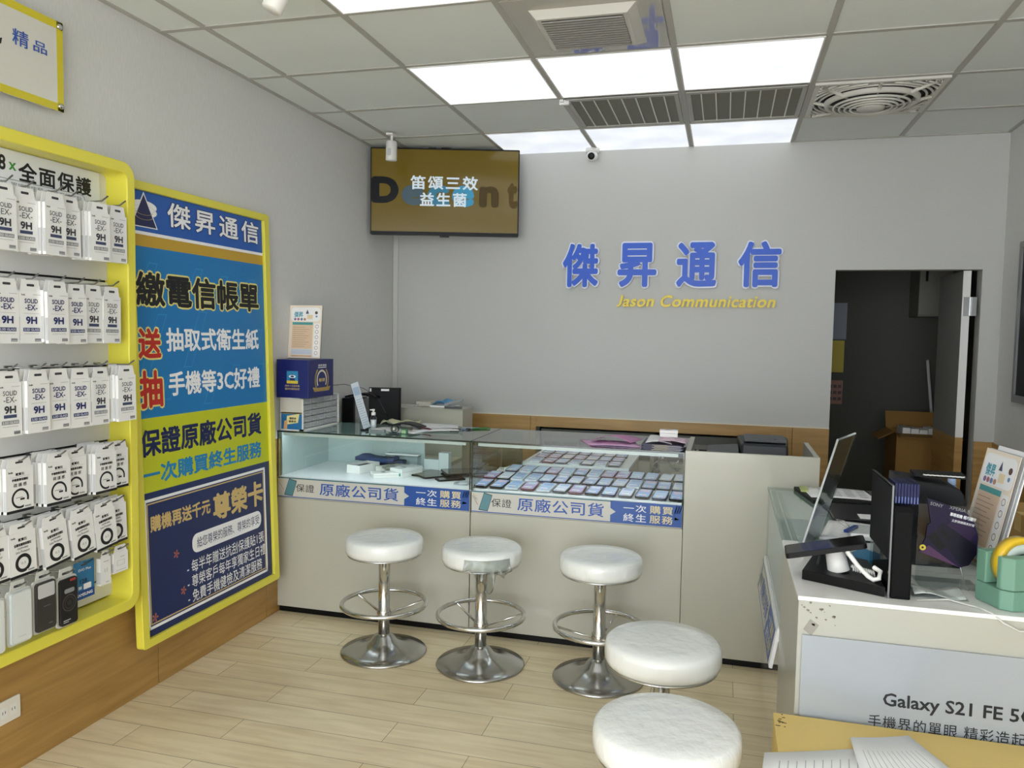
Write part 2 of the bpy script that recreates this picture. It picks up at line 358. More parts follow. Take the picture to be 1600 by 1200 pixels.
# perforated return panels
VD = mat('7d7a6c', .6, var=.1, vscale=40)
for i, s in ((3, 'left'), (4, 'right')):
    x0, y0 = GX[i] + .02, gy(1) + .02
    v = T('ceiling_vent', 'grey perforated vent panel between the light rows, the %s one' % ('one over the camera' if s == 'left' else 'one beside the round fan grille'), 'vent', (x0 + .28, y0 + .28, H), 0, 'perforated vent panels')
    v['label'] = 'grey perforated ceiling vent panel %s' % ('over the small dome camera' if s == 'left' else 'beside the round fan grille')
    B(x0, y0, H - .006, x0 + .565, y0 + .565, H - .003, VD).build('mesh_panel', v)
    f = MB()
    for a in ((0, 0, .565, .03), (0, .535, .565, .565), (0, .03, .02, .535), (.545, .03, .565, .535)): f.box(x0 + a[0], y0 + a[1], H - .012, x0 + a[2], y0 + a[3], H - .002, BAR)
    f.build('frame', v)
    f = MB()
    for j in range(1, 8): f.box(x0 + .565 * j / 8 - .003, y0 + .03, H - .011, x0 + .565 * j / 8 + .003, y0 + .535, H - .005, WHITE)
    f.build('divider', v)
# round circulation fan
cx, cy = GX[5] + .3025, gy(1) + .3025
v = T('ceiling_fan_grille', 'square ceiling fan fitting with concentric round grille rings', 'fan', (cx, cy, H))
fm = mat('d3d1c9', .45); f = MB()
for a in ((-.29, -.29, .29, -.265), (-.29, .265, .29, .29), (-.29, -.265, -.265, .265), (.265, -.265, .29, .265)): f.box(cx + a[0], cy + a[1], H - .016, cx + a[2], cy + a[3], H, fm)
f.build('frame', v)
B(cx - .27, cy - .27, H - .004, cx + .27, cy + .27, H - .001, mat('23231f', .7)).build('backing', v)
f = MB()
for q, rad in enumerate((.245, .272, .299, .326, .353)):
    seg = []; n = 120
    for i in range(n + 1):
        a = 2 * PI * i / n; p = (rad * math.cos(a), rad * math.sin(a))
        if max(abs(p[0]), abs(p[1])) < .268: seg.append((cx + p[0], cy + p[1], H - .016))
        else:
            if len(seg) > 2: f.tube(seg, .006, fm, 6)
            seg = []
    if len(seg) > 2: f.tube(seg, .006, fm, 6)
f.build('outer_grille', v)
f = MB()
f.lathe([(.222, -.02), (.218, -.036), (.205, -.042), (.196, -.036), (.196, -.012)], fm, (cx, cy, H), 48, cap=False); f.lathe([(0, -.006), (.2, -.006), (.2, -.01), (0, -.01)], mat('3a3a35', .7), (cx, cy, H), 40)
for rad, z in ((.175, .046), (.148, .051), (.121, .055), (.095, .058)): f.torus((cx, cy, H - z), rad, .006, fm, 48, 8)
f.lathe([(0, -.066), (.06, -.064), (.068, -.056), (.06, -.05)], fm, (cx, cy, H), 32)
f.build('round_grille', v)
f = MB()
for q in range(8):
    a = PI / 4 * q + PI / 8 * 0; L = .27 if q % 2 == 0 else .36; c, s_ = math.cos(a), math.sin(a)
    f.cyl((cx + .215 * c, cy + .215 * s_, H - .03), (cx + L * c, cy + L * s_, H - .014), .009, fm, 8); f.cyl((cx + .06 * c, cy + .06 * s_, H - .055), (cx + .2 * c, cy + .2 * s_, H - .036), .004, fm, 6)
f.build('rib', v)
# square grille in a glossy panel
GP = mat('a8a394', .03, coat=1.0)
v = T('air_grille', 'square louvred air grille set in a glossy reflecting ceiling panel', 'air grille', (1.73, 3.11, H))
B(GX[3] + .016, gy(-1) + .016, H - .008, GX[4] - .016, gy(0) - .016, H - .003, GP).build('glossy_panel', v)
f = MB(); f.hexa([(1.555, 2.945, H - .035), (1.895, 2.945, H - .035), (1.895, 3.275, H - .035), (1.555, 3.275, H - .035), (1.53, 2.92, H - .008), (1.93, 2.92, H - .008), (1.93, 3.335, H - .008), (1.53, 3.335, H - .008)], mat('cfcdc6', .45)); f.build('housing', v)
f = MB(); f.box(1.572, 2.96, H - .038, 1.878, 3.255, H - .0355, mat('33322f', .6))
for j in range(13): f.box(1.572, 2.964 + j * .0228, H - .042, 1.878, 2.974 + j * .0228, H - .036, mat('979590', .5))
f.build('louvre', v)
# track spotlights
def spot(loc, rot, label):
    t = T('track_spotlight', label, 'spotlight', loc, rot, 'white track spotlights')
    MB().cyl((0, 0, 0), (0, 0, -.045), .009, WHITE, 10).box(-.02, -.04, -.012, .02, .04, 0, WHITE).build('bracket', t, world=False)
    MB().lathe([(.03, -.16), (.034, -.155), (.034, -.05), (.026, -.042), (0, -.042)], mat('e4e2dc', .35), n=24).build('lamp_head', t, world=False)
    MB().lathe([(0, -.157), (.028, -.157), (.028, -.1595)], mat('8a8a86', .3), n=20).box(-.012, -.0348, -.13, .012, -.033, -.09, LGREY).build('lens', t, world=False)
    return t
spot((.285, 4.5, H - .01), (0.05, .04, 0), 'white cylindrical spotlight hanging in front of the television')
spot((.85, 2.4, H - .01), (-.12, .38, .2), 'white spotlight at the top edge of the photo')
c = T('dome_camera', 'small white dome security camera above the back wall', 'camera', (1.412, 5.11, 2.69))
MB().lathe([(.045, .02), (.045, -.005), (.03, -.012), (0, -.012)], WHITE, (1.412, 5.12, 2.69), 24).build('mount', c)
MB().ball((1.412, 5.105, 2.66), .036, WHITE).build('housing', c)
MB(FR((1.412, 5.072, 2.652), (1, 0, 0), (0, -.25, 1))).lathe([(.022, -.004), (.022, .004), (.012, .006), (0, .006)], BLACK, n=20).build('lens', c)
S(MB().box(1.415, 4.045, H - .03, 1.465, 4.065, H - .006, WHITE).box(1.42, 4.03, H - .02, 1.44, 4.08, H - .006, WHITE).box(1.45, 4.05, H - .026, 1.475, 4.06, H - .012, STEEL), 'clip_fitting', 'tiny white clip fitting on ceiling bar beside the vent panel', 'clip', bevel=.002)

# ---------------------------------------------------------------- television in the corner
t = T('television', 'wall-hung television with mustard screen in the back left corner', 'television', (.478, 4.925, 2.14), .28)
MB().prism(rr(-.4825, -.001, .4825, .556, .006, 2), 0, .04, BLACK).build('casing', t, world=False).rotation_euler = (PI / 2, 0, 0)
scr = MB(FR((-.475, -.0405, .021))); sx, sy = .95, .526
SCR = mat('55460f', .14, emit=.22)
def scrm(h, e=.45): return mat(h, .3, emit=e * .6, spec=.2)
scr.box(0, 0, 0, sx, sy, .0006, SCR)
u = lambda a, b: (a * sx, (1 - b) * sy)
def st(s_, a0, b0, a1, b1, m, z, bold=0, space=1): scr.text(s_, a0 * sx, (1 - b1) * sy, a1 * sx, (1 - b0) * sy, m, z, bold, .0001, space=space)
st('D', .0, .335, .185, .66, scrm('07080b', .1), .0008, .06)
st('e', .205, .43, .36, .68, scrm('3a4a52', .4), .0008, .05); st('c', .38, .43, .53, .69, scrm('2b5f74', .5), .0008, .05); st('e', .55, .43, .7, .69, scrm('2f7390', .5), .0008, .05)
st('n', .735, .43, .87, .69, scrm('3d2f0c', .3), .0008, .05); st('t', .925, .375, .998, .7, scrm('46360c', .3), .0008, .05)
st('笛頌三效', .265, .315, .725, .485, scrm('b4bfc6', .42), .0012, .025, 1.22); st('益生菌', .33, .52, .65, .69, scrm('b4bfc6', .42), .0012, .025, 1.22)
scr.build('screen', t, world=False)
MB().box(-.03, -.045, -.012, .03, -.01, .0, BLACK).box(-.11, -.03, .552, -.06, -.012, .562, BLACK).build('sensor', t, world=False)
MB().box(-.15, .0, .2, .15, .04, .4, MATTE).box(-.03, .02, .3, .03, .2, .58, MATTE).build('bracket', t, world=False)

# ---------------------------------------------------------------- raised sign on the back wall
SW = mat('e8ecf6', .4); SB = mat('0a55cf', .4); SY = mat('f3d84a', .45)
for ch, x0, x1, lab in (('傑', 1.222, 1.466, 'first'), ('昇', 1.585, 1.842, 'second'), ('通', 1.96, 2.216, 'third'), ('信', 2.337, 2.6, 'fourth')):
    t = T('sign_character', 'raised blue sign character %s, %s of the four on back wall' % (ch, lab), 'sign character', ((x0 + x1) / 2, YB, 1.82), 0, 'blue characters of the wall sign')
    fm_ = FR((0, YB - .012, 0))
    MB(fm_).text(ch, x0 - .006, 1.812, x1 + .006, 2.116, SW, 0, .05, .018).build('white_backing', t)
    MB(fm_).text(ch, x0 + .004, 1.822, x1 - .004, 2.106, SB, .0185, .03, .006).build('blue_face', t)
    MB().box((x0 + x1) / 2 - .01, YB - .013, 1.9, (x0 + x1) / 2 + .01, YB, 2.0, SW).build('standoff', t)
word = 'Jason Communication'
v_, f_, fl_, full = glyphs(word, .012, 1)
X0, X1, Z0, Z1 = 1.585, 2.585, 1.695, 1.775
_, _, _, capbb = glyphs('J', .012, 1)
acc = 0; seen = {}
totw = full[2] - full[0]
for i, ch in enumerate(word):
    if ch == ' ': continue
    a = glyphs(word[:i + 1], .012, 1)[3]; g = glyphs(ch, .012, 1)[3]
    wch = g[2] - g[0]; xr = a[2]; kx = (X1 - X0 - .02) / totw; kz = .085
    hh = (g[3] - max(g[1], -.02)) ; zb = max(g[1], -.02)
    seen[ch] = seen.get(ch, 0) + 1
    cnt = word.count(ch)
    nm = 'yellow raised letter %s under the blue characters' % ch if cnt == 1 else 'yellow raised letter %s, the %s %s in the word row' % (ch, ORD[seen[ch] - 1], ch)
    mb = MB(FR((0, YB - .014, 0)))
    mb.text(ch, X0 + (xr - wch - full[0]) * kx, 1.698 + zb * .105, X0 + (xr - full[0]) * kx, 1.698 + (zb + hh) * .105, SY, 0, .028, .013, shear=.25)
    S(mb, 'sign_letter', nm, 'sign letter', 'yellow letters of the wall sign')

# ---------------------------------------------------------------- acrylic sign high on the left wall
t = T('hanging_sign', 'acrylic sign with yellow border and metal standoffs high on left wall', 'sign', (.0, 1.7, 2.25), PI / 2)
MB(FR((0, -.028, 0))).box(-.7, -.005, 0, .585, .297, .006, mat('dcdad2', .15, coat=.6)).build('panel', t, world=False)
MB(FR((0, -.0342, 0))).frame(-.7, -.005, .585, .297, .026, mat('d8c92b', .3), .0006).build('border', t, world=False)
m_ = MB(FR((0, -.0342, 0))); HB = mat('2a55ad', .4)
m_.text('精', .383, .16, .445, .212, HB, .0004, .012); m_.build('character', t, world=False); m_ = MB(FR((0, -.0342, 0))); m_.text('品', .463, .165, .518, .202, HB, .0004, .012)
m_.build('character', t, world=False); m_ = MB(FR((0, -.0342, 0))); m_.poly([(.30, .13), (.342, .145), (.346, .165), (.325, .155)], INK, .0006)
m_.build('character', t, world=False)
sd = MB()
for px in (-.68, .57):
    for pz in (.012, .28): sd.M = FR((px, 0, pz)); sd.lathe([(.01, 0), (.01, .04), (.008, .042), (0, .042)], CHROME, n=16)
sd.M = Matrix(); sd.build('standoff', t, world=False)
o = T('wall_outlet', 'white double power outlet plate low on the oak panel', 'outlet', (.012, 2.035, .185), PI / 2)
MB(FR((-.09, 0, 0))).rrect(0, 0, .128, .078, .004, 0, .007, mat('e6e3da', .3)).build('plate', o, bevel=.001, world=False)
m_ = MB(FR((-.09, -.0072, 0)))
for px in (.028, .064, .1):
    m_.rect(px - .013, .02, px + .013, .058, WHITE, .0006); m_.rect(px - .006, .035, px - .004, .044, INK, .001); m_.rect(px + .004, .035, px + .006, .044, INK, .001)
m_.build('socket', o, world=False)

# ---------------------------------------------------------------- yellow product rack on the left wall (local x -> deeper into the shop, local -y -> into the room)
RY = 1.2
rk = T('product_rack', 'yellow framed slat rack of hanging accessories on the left wall', 'rack', (0, RY, .43), PI / 2)
L0, L1, RB, RT = -.6, 2.518 - RY, 0, 1.683      # extents along wall and height
def ring_prism(mb, outer, inner, z0, z1, m):
    n = len(outer); vs = [(p[0], p[1], z) for z in (z0, z1) for p in outer] + [(p[0], p[1], z) for z in (z0, z1) for p in inner]; fs = []
    for i in range(n):
        j = (i + 1) % n
        fs += [(i, j, n + j, n + i), (2 * n + j, 2 * n + i, 3 * n + i, 3 * n + j), (n + i, n + j, 3 * n + j, 3 * n + i), (j, i, 2 * n + i, 2 * n + j)]
    mb.add(vs, fs, m)
mb = MB(FR((0, 0, 0))); ring_prism(mb, rr(L0, RB, L1, RT, .06, 8), rr(L0 + .04, RB + .042, L1 - .04, RT - .042, .025, 8), .012, .125, YEL)
mb.build('frame', rk, bevel=.004, world=False)
mb = MB(FR((0, -.012, 0))); PW = mat('e2e2e0', .35)
zs = [.045, .118, .43, .645, .93, 1.245, 1.655]
for a, b in zip(zs[:-1], zs[1:]): mb.box(L0 + .02, a + .004, 0, L1 - .02, b - .004, .018, PW)
mb.box(L0 + .02, .045, 0, L1 - .02, RT - .03, .008, INK)
mb.build('slat_panel', rk, world=False)
mb = MB(FR((0, -.032, 0)))
mb.box(.2, 1.44, 0, 1.24, 1.638, .004, mat('eef1f5', .3))
mb.text('全面保護', .893, 1.545, 1.2, 1.61, INK, .0045, .025, space=1.15); mb.text('x', .858, 1.575, .885, 1.6, mat('3f8f3f', .5), .0045, .02); mb.text('8', .82, 1.57, .846, 1.618, INK, .0045, .03)
mb.text('護貼  軍規防摔殼  藍寶石鏡頭貼', .8, 1.518, 1.155, 1.538, GREY, .0045, 0); ring_prism(mb, rr(.2, 1.508, 1.17, 1.546, .018), rr(.202, 1.51, 1.168, 1.544, .0165), .0038, .0044, GREY)
mb.build('header_card', rk, world=False)

def hook(y, z, x1=.15):
    m = MB(); px = y - RY; pz = z - .43
    m.box(px - .014, -.036, pz - .006, px + .014, -.03, pz + .006, STEEL); m.tube([(px, -.034, pz), (px, -.034 - (x1 - .04), pz + .002), (px, -.02 - x1 + .0, pz + .018)], .0028, STEEL, 6)
    m.build('hook', rk, world=False)
PKW = mat('efefee', .4); PKD = mat('32343a', .5); PKB = mat('243b74', .5)
def tabbed(t, w, h, d, tab=.035):
    m = MB(); m.box(-w / 2, 0, 0, w / 2, d, h, PKW); m.box(-w / 2, -.0005, .06 * h, -w / 2 - .0004, d * .8, .5 * h, LGREY); m.build('carton', t, world=False, bevel=.001, seg=1)
    m = MB(FR((0, .002, h))); m.prism([(-w / 2 + .004, 0), (w / 2 - .004, 0), (w / 2 - .012, tab), (-w / 2 + .012, tab)], -.0012, .0, PKW); m.rrect(-.014, tab * .4, .014, tab * .62, .003, .0001, .0006, DGREY); m.build('hang_tab', t, world=False)
def pk_glass(name, label, dark):     # tempered glass sleeve: SOLID -EX- 9H
    t = T(name, label, 'package', (0, 0, 0), PI / 2); w_, h_, d_ = .086, .168, .012; tabbed(t, w_, h_, d_)
    m = MB(FR((-w_ / 2, -.0002, 0))); ink = NAVY if dark else mat('53555c', .5); bar = PKB if dark else mat('3d4868', .5); bd = .02 if dark else .005
    top = .0
    m.text('SOLID', .018, .128, .068, .143, ink, .0002, bd + .01); m.text('-EX-', .02, .106, .066, .124, ink, .0002, bd)
    y9 = .062 if dark else .072
    m.text('9H', .022, y9, .064, y9 + .024, NAVY if dark else PKD, .0002, .04)
    if not dark: m.rect(.02, .058, .066, .068, bar)
    m.rect(.012, .038, .074, .05, bar if dark else GREY); m.text('2.5D GLASS', .015, .0405, .071, .0475, PKW, .0005, .015)
    m.rect(.015, .03, .07, .032, LGREY); m.text('hoda', .006, .152, .02, .158, INK, .0002, .02); m.rect(.05, .155, .08, .157, LGREY); m.rect(.055, .006, .078, .016, GREY); m.rect(.057, .008, .076, .0095, PKW)
    if dark: m.rect(.014, .095, .072, .0965, LGREY)
    m.build('print', t, world=False)
    return t
def pk_ring(name, label, closed):
    t = T(name, label, 'package', (0, 0, 0), PI / 2); w_, h_, d_ = .1, .145, .014; tabbed(t, w_, h_, d_, .028)
    m = MB(FR((-w_ / 2, -.0002, 0)))
    m.rect(0, 0, w_, .009, INK); m.text('hoda', .008, .127, .024, .134, INK, .0002, .02)
    if closed:
        m.text('藍寶石', .034, .116, .066, .126, INK, .0002, .03); m.text('金屬框鏡頭保護貼', .018, .1, .082, .11, INK, .0002, .03); m.text('SAPPHIRE', .03, .09, .07, .096, PKD, .0002, .01); m.text('Lens Protector', .024, .078, .076, .086, PKD, .0002, .01)
        m.ringface(.05, .044, .019, .03, INK); m.text('0.3', .042, .04, .058, .048, GREY, .0002)
    else:
        m.text('藍寶石', .034, .118, .066, .127, INK, .0002, .03); m.rect(.014, .1135, .086, .1145, LGREY); m.text('手機螢幕保護貼', .02, .1, .08, .109, INK, .0002, .03); m.text('疏 護 感', .026, .082, .074, .094, INK, .0002, .01)
        m.ringface(.05, .044, .025, .032, INK, a0=-.3, a1=5.2); m.rect(.05, .038, .066, .044, INK); m.rect(.034, .046, .06, .048, GREY)
    m.rect(.062, .012, .092, .02, WHITE, .0007); m.rect(.066, .014, .088, .018, GREY, .001)
    m.build('print', t, world=False)
    return t
gd = pk_glass('protector_package', 'x', True); gl = pk_glass('protector_package', 'x', False)
ro = pk_ring('lens_package', 'x', False); rcl = pk_ring('lens_package', 'x', True)
used = {}
def place(proto, loc, rot, label, group):
    if proto not in used:
        used[proto] = 1; proto.location = loc; proto.rotation_euler = rot; proto['label'] = label; proto['group'] = group; return proto
    return dup(proto, loc, rot, label, group)
rowname = ['top', 'second', 'third']
RW = [
    (1.737, 1.92, 'top', [(1.945, gl, 2), (2.032, gl, 1), (2.122, gl, 3), (2.208, gl, 1), (2.315, gl, 4), (2.412, gl, 2)]),
    (1.447, 1.63, 'second', [(1.955, gd, 1), (2.043, gd, 1), (2.127, gd, 3), (2.218, gd, 2), (2.302, gl, 1), (2.388, gl, 1)]),
    (1.16, 1.345, 'third', [(1.947, gl, 2), (2.042, gd, 3), (2.137, gd, 2), (2.226, gd, 2), (2.315, gl, 2), (2.418, gl, 3)]),
]
for zb, zt, rn, items in RW:
    n = len(items)
    for k, (y, pr, st_) in enumerate(items):
        xf = .142 + (.012 if st_ > 2 else 0) - (.012 if st_ < 2 else 0) + (.012 if (rn == 'third' and k == n - 1) else 0)
        col_ = 'navy print' if pr is gd else 'grey print'
        lab = 'white 9H protector sleeve with %s, %s from the right in %s row of rack' % (col_, ORD[n - 1 - k], rn)
        if k == n - 1: lab = 'white 9H protector sleeve with %s, rightmost in %s row of rack' % (col_, rn)
        z = zb + random.uniform(-.003, .003)
        place(pr, (xf, y, z), (0, random.uniform(-.015, .015), PI / 2 + random.uniform(-.03, .03)), lab, 'glass protector sleeves on the rack')
        for j in range(st_):
            place(pr, (xf - .0145 * (j + 1), y - .004 * (j + 1) + random.uniform(-.002, .002), z + random.uniform(-.001, .004)), (0, 0, PI / 2 + random.uniform(-.02, .02)),
                'white 9H sleeve with %s hanging behind %s one from right, %s row' % (col_, ORD[n - 1 - k] if k < n - 1 else 'first', rn), 'sleeves behind the %s front sleeve of the %s row' % (ORD[n - 1 - k], rn))
        hook(y, zt + .022, xf + .012)
R4 = [(1.985, 1), (2.118, 3), (2.205, 1), (2.325, 4), (2.402, 1)]
for k, (y, st_) in enumerate(R4):
    n = len(R4); xf = .142 + (.008 if st_ > 1 else -.0095) + .0007 * k; who = 'rightmost' if k == n - 1 else ORD[n - 1 - k] + ' from right'
    z = .912
    place(ro, (xf, y, z), (0, 0, PI / 2), 'white package with broken black ring, %s in fourth row of rack' % who, 'broken ring packages on the rack')
    for j in range(st_): place(ro, (xf - .0165 * (j + 1), y - .005 * (j + 1), z + .002 * j), (0, 0, PI / 2), 'white broken ring package hanging behind the one %s, fourth row' % who, 'packages behind the %s one of the fourth row' % who)
    hook(y, z + .145 + .018, xf + .012)
R5 = [(1.885, .02, 1), (1.985, .03, 2), (2.1, .12, 2), (2.215, .12, 2), (2.318, .1, 2), (2.405, .04, 1)]
for k, (y, tl, st_) in enumerate(R5):
    n = len(R5); xf = .14 + .0007 * k - (.0185 if k == n - 1 else 0); who = 'rightmost' if k == n - 1 else ORD[n - 1 - k] + ' from right'; z = .705
    place(rcl, (xf, y + .02 * (tl > .05), z), (0, -tl, PI / 2), 'white lens package with full black ring, %s in fifth row of rack' % who, 'full ring lens packages on the rack')
    for j in range(st_): place(rcl, (xf - .0165 * (j + 1), y - .012 * (j + 1) + .02 * (tl > .05), z + .004), (0, -tl * .5, PI / 2), 'white full ring package hanging behind the one %s, fifth row' % who, 'packages behind the %s one of the fifth row' % who)
    hook(y, z + .145 + .018, xf + .012)
# bottom row: cases and small accessories
def case_pack(y, z, w_, h_, body, label, inner):
    t = T('phone_case_package', label, 'package', (.135, y, z), PI / 2, 'phone cases in the bottom row of the rack')
    m = MB(FR((0, 0, 0))); m.rrect(-w_ / 2 - .006, -.006, w_ / 2 + .006, h_ + .006, .012, -.004, .003, mat('d2d3cd', .2)); m.prism([(-.03, h_), (.03, h_), (.024, h_ + .034), (-.024, h_ + .034)], -.003, -.001, mat('d2d3cd', .2)); m.rrect(-.015, h_ + .012, .015, h_ + .02, .003, -.001, -.0004, DGREY); m.build('blister', t, world=False)
    m = MB(FR((0, 0, 0))); m.rrect(-w_ / 2, 0, w_ / 2, h_, .01, .003, .013, body); m.build('case', t, bevel=.002, world=False)
    m = MB(FR((0, -.0133, 0))); inner(m, w_, h_); m.build('print', t, world=False)
    hook(y, z + h_ + .016, .15)
def in_white(m, w_, h_): m.rrect(-w_ / 2 + .004, .004, w_ / 2 - .004, h_ - .004, .008, 0, .0004, mat('dfe4e3', .3)); m.rect(-.014, .02, .014, .022, LGREY, .0007)
def in_black(m, w_, h_): m.rrect(-w_ / 2 + .006, h_ - .052, w_ / 2 - .006, h_ - .006, .006, 0, .0005, LGREY); m.rect(-.012, h_ * .5, .016, h_ * .5 + .001, GREY, .0006); m.rect(.008, .02, .022, .0215, GREY, .0006)
def in_ring(m, w_, h_):
    m.rrect(-.02, h_ - .05, .022, h_ - .035, .006, 0, .0005, GREY); m.rrect(.004, h_ - .012, .028, h_ - .004, .002, 0, .0005, mat('a03530', .5))
    m.ringface(0, h_ * .47, .026, .029, mat('5d5052', .4)); m.ringface(0, h_ * .47, .018, .02, mat('47484c', .4)); m.ringface(0, h_ * .47, 0, .01, mat('2c2d31', .4))
    m.rect(-.026, .016, .004, .019, LGREY, .0006); m.rect(-.026, .01, -.004, .0125, LGREY, .0006)
case_pack(1.872, .49, .07, .165, mat('e7e7e5', .3), 'white boxed phone case at the left picture edge of bottom row', in_white)
case_pack(1.967, .497, .078, .165, mat('ccd5d4', .3), 'pale white phone case hanging in the bottom row', in_white)
case_pack(2.062, .502, .078, .163, mat('33312f', .4), 'plain black phone case in blister with grey window', in_black)
case_pack(2.155, .488, .074, .16, mat('121214', .4), 'black phone case with concentric ring print in bottom row', in_ring)
t = T('memory_card_package', 'blue memory card blister marked 128 in the bottom row', 'package', (.12, 2.25, .545), PI / 2)
MB(FR((0, 0, 0))).rrect(-.046, 0, .046, .135, .004, -.0015, 0, mat('2a74a3', .35)).build('card', t, world=False)
m = MB(FR((0, -.0002, 0))); m.rect(-.046, 0, .046, .03, mat('174a8e', .35)); m.text('SAMSUNG', -.036, .01, .036, .021, PKW, .0004, .03); m.text('128', -.02, .055, .012, .071, mat('12263c', .4), .0004, .02); m.text('GB', .014, .055, .022, .061, mat('12263c', .4), .0004); m.text('EVO Plus', -.026, .1, .03, .109, PKW, .0004, .01); m.rrect(-.004, .032, .03, .052, .003, .0004, .0012, PKW); m.rect(-.026, .036, -.012, .046, LGREY); m.rrect(-.014, .118, .014, .124, .002, .0002, .0006, DGREY); m.build('print', t, world=False)
hook(2.25, .672, .14)
def small_box(y, z, w_, h_, d_, label, full):
    t = T('accessory_box', label, 'package', (.125, y, z), PI / 2, 'small white accessory boxes on the rack')
    tabbed(t, w_, h_, d_, .026); m = MB(FR((-w_ / 2, -.0003, 0)))
    if full: m.frame(w_ * .25, h_ * .35, w_ * .75, h_ * .6, .0012, LGREY); m.rect(w_ * .45, h_ * .75, w_ * .75, h_ * .77, GREY); m.rect(w_ * .15, h_ * .1, w_ * .85, h_ * .13, LGREY)
    else: m.rect(w_ * .4, h_ * .45, w_ * .43, h_ * .6, GREY); m.rect(w_ * .6, h_ * .45, w_ * .63, h_ * .6, GREY); m.rect(w_ * .5, h_ * .08, w_ * .8, h_ * .1, GREY); m.rect(w_ * .3, h_ * .85, w_ * .8, h_ * .865, GREY)
    m.build('print', t, world=False); hook(y, z + h_ + .015, .14)
small_box(2.345, .566, .05, .1, .02, 'narrow white earphone box hanging beside the blue memory card', False)
small_box(2.42, .592, .074, .075, .012, 'small white adapter box at the right end of bottom row', True)
# ---------------------------------------------------------------- tall yellow framed poster leaning out at its foot
tilt = math.atan2(.062, 1.86)
ps = T('poster_board', 'tall yellow framed advertising board beside the product rack', 'poster', (.088, 2.572, .222), (-tilt, 0, PI / 2))
PWD, PHT = .99, 1.862
mb = MB(FR((0, 0, 0))); ring_prism(mb, rr(0, 0, PWD, PHT, .015, 3), rr(.038, .034, PWD - .044, PHT - .034, .002, 3), -.03, .006, YEL); mb.build('frame', ps, bevel=.003, world=False)
MB(FR((0, 0, 0))).box(.03, .03, -.028, PWD - .036, PHT - .03, -.01, mat('d9d9d4', .5)).build('backing', ps, world=False)
px0, pw, pz0, ph_ = .038, PWD - .082, .034, PHT - .068
m = MB(FR((px0, .0097, pz0)))
def q(a0, b0, a1, b1): return (a0 * pw, (1 - b1) * ph_, a1 * pw, (1 - b0) * ph_)
B0 = .013; BS = 1 / .96
def fb(b): return (b - B0) * BS
def pr(a0, b0, a1, b1, mm, z=.0004): m.rect(*q(a0, fb(b0), a1, fb(b1)), mm, z)
def pt(s_, a0, b0, a1, b1, mm, z=.0012, bold=0., space=1., pad=0): m.text(s_, *q(a0, fb(b0), a1, fb(b1)), mm, z, bold, .0001, space=space, pad=pad)
HBL = mat('1b5cb8', .35); CY = mat('127bc0', .35); LIME = mat('c9d11c', .4); NV = mat('14285f', .35); GOLD = mat('c8a12e', .4); PWHT = mat('fbfcff', .4)
GL2 = mat('d9bd7c', .4); REDP = mat('c5281d', .4); PAL = mat('f0e58a', .4)
pr(0, .013, 1, .1, HBL); pr(0, .099, 1, .106, PWHT, .0005); pr(0, .106, 1, .131, GOLD); pr(0, .131, 1, .499, CY); pr(0, .499, 1, .66, LIME); pr(0, .66, 1, .974, NV)
# logo: dark triangle with white ring
def P2(a, b): return (a * pw, (1 - fb(b)) * ph_)
for r0, r1, bb in ((0, .085, .045), (0, .085, .056)):
    cxx, cyy = P2(.085, bb); m.ringface(cxx, cyy, 0, .082 * pw, PWHT, .0007 if bb < .05 else .0006, sy=.32); m.ringface(cxx, cyy, .08 * pw, .083 * pw, LGREY, .0008, sy=.32)
m.poly([P2(0, .09), P2(.168, .09), P2(.086, .014)], PWHT, .0011); m.poly([P2(.008, .088), P2(.16, .088), P2(.086, .02)], mat('1b1f55', .4), .0013)
for bb in (.056, .066):
    cxx, cyy = P2(.085, bb); m.ringface(cxx, cyy, .05 * pw, .055 * pw, mat('b8a77a', .4), .0016, a0=PI + .2, a1=2 * PI - .2, sy=.3)
pt('傑昇通信', .23, .021, .97, .08, NV, .001, .055, 1.3); pt('傑昇通信', .235, .023, .965, .078, PWHT, .0014, .018, 1.3)
# faint phone outlines behind the words
for a, b in ((.1, .19), (.42, .19), (.62, .2), (.86, .2), (.15, .3), (.44, .29), (.92, .33), (.2, .44), (.5, .46), (.7, .42), (.92, .42), (.06, .39), (.36, .37)):
    x_, y_ = P2(a, b); s_ = .045
    for sh in (0,):
        o_ = [(x_ - s_, y_ - s_), (x_ + s_ * .2, y_ - s_), (x_ + s_ * 1.2, y_ + s_ * 1.1), (x_, y_ + s_ * 1.1)]
        cx_ = sum(p[0] for p in o_) / 4; cy_ = sum(p[1] for p in o_) / 4
        i_ = [(cx_ + (p[0] - cx_) * .84, cy_ + (p[1] - cy_) * .9) for p in o_]
        m.poly(o_, mat('2a8fd0', .35), .0006); m.poly(i_, CY, .0008)
pt('繳電信帳單', 0.005, .18, .955, .262, PAL, .001, .07, .98); pt('繳電信帳單', .012, .184, .948, .258, INK, .0014, .03, .98)
for ch, b0, b1 in (('送', .301, .375), ('抽', .392, .482)): pt(ch, 0.005, b0, .17, b1, PAL, .001, .075); pt(ch, .014, b0 + .004, .161, b1 - .004, REDP, .0014, .035)
pt('抽取式衛生紙', .195, .303, .935, .357, PWHT, .0012, .025); pt('手機等3C好禮', .2, .402, .935, .457, PWHT, .0012, .025)
pt('保證原廠公司貨', .0, .522, .935, .583, mat('101c54', .4), .0012, .03); pt('一次購買終生服務', .01, .6, .93, .644, mat('1a86c2', .4), .0012, .03)
x0_, z0_, x1_, z1_ = q(.012, fb(.674), .955, fb(.958)); m.frame(x0_, z0_, x1_, z1_, .012, PWHT, .0007); m.frame(x0_ + .015, z0_ + .018, x1_ - .015, z1_ - .018, .005, GL2, .0007)
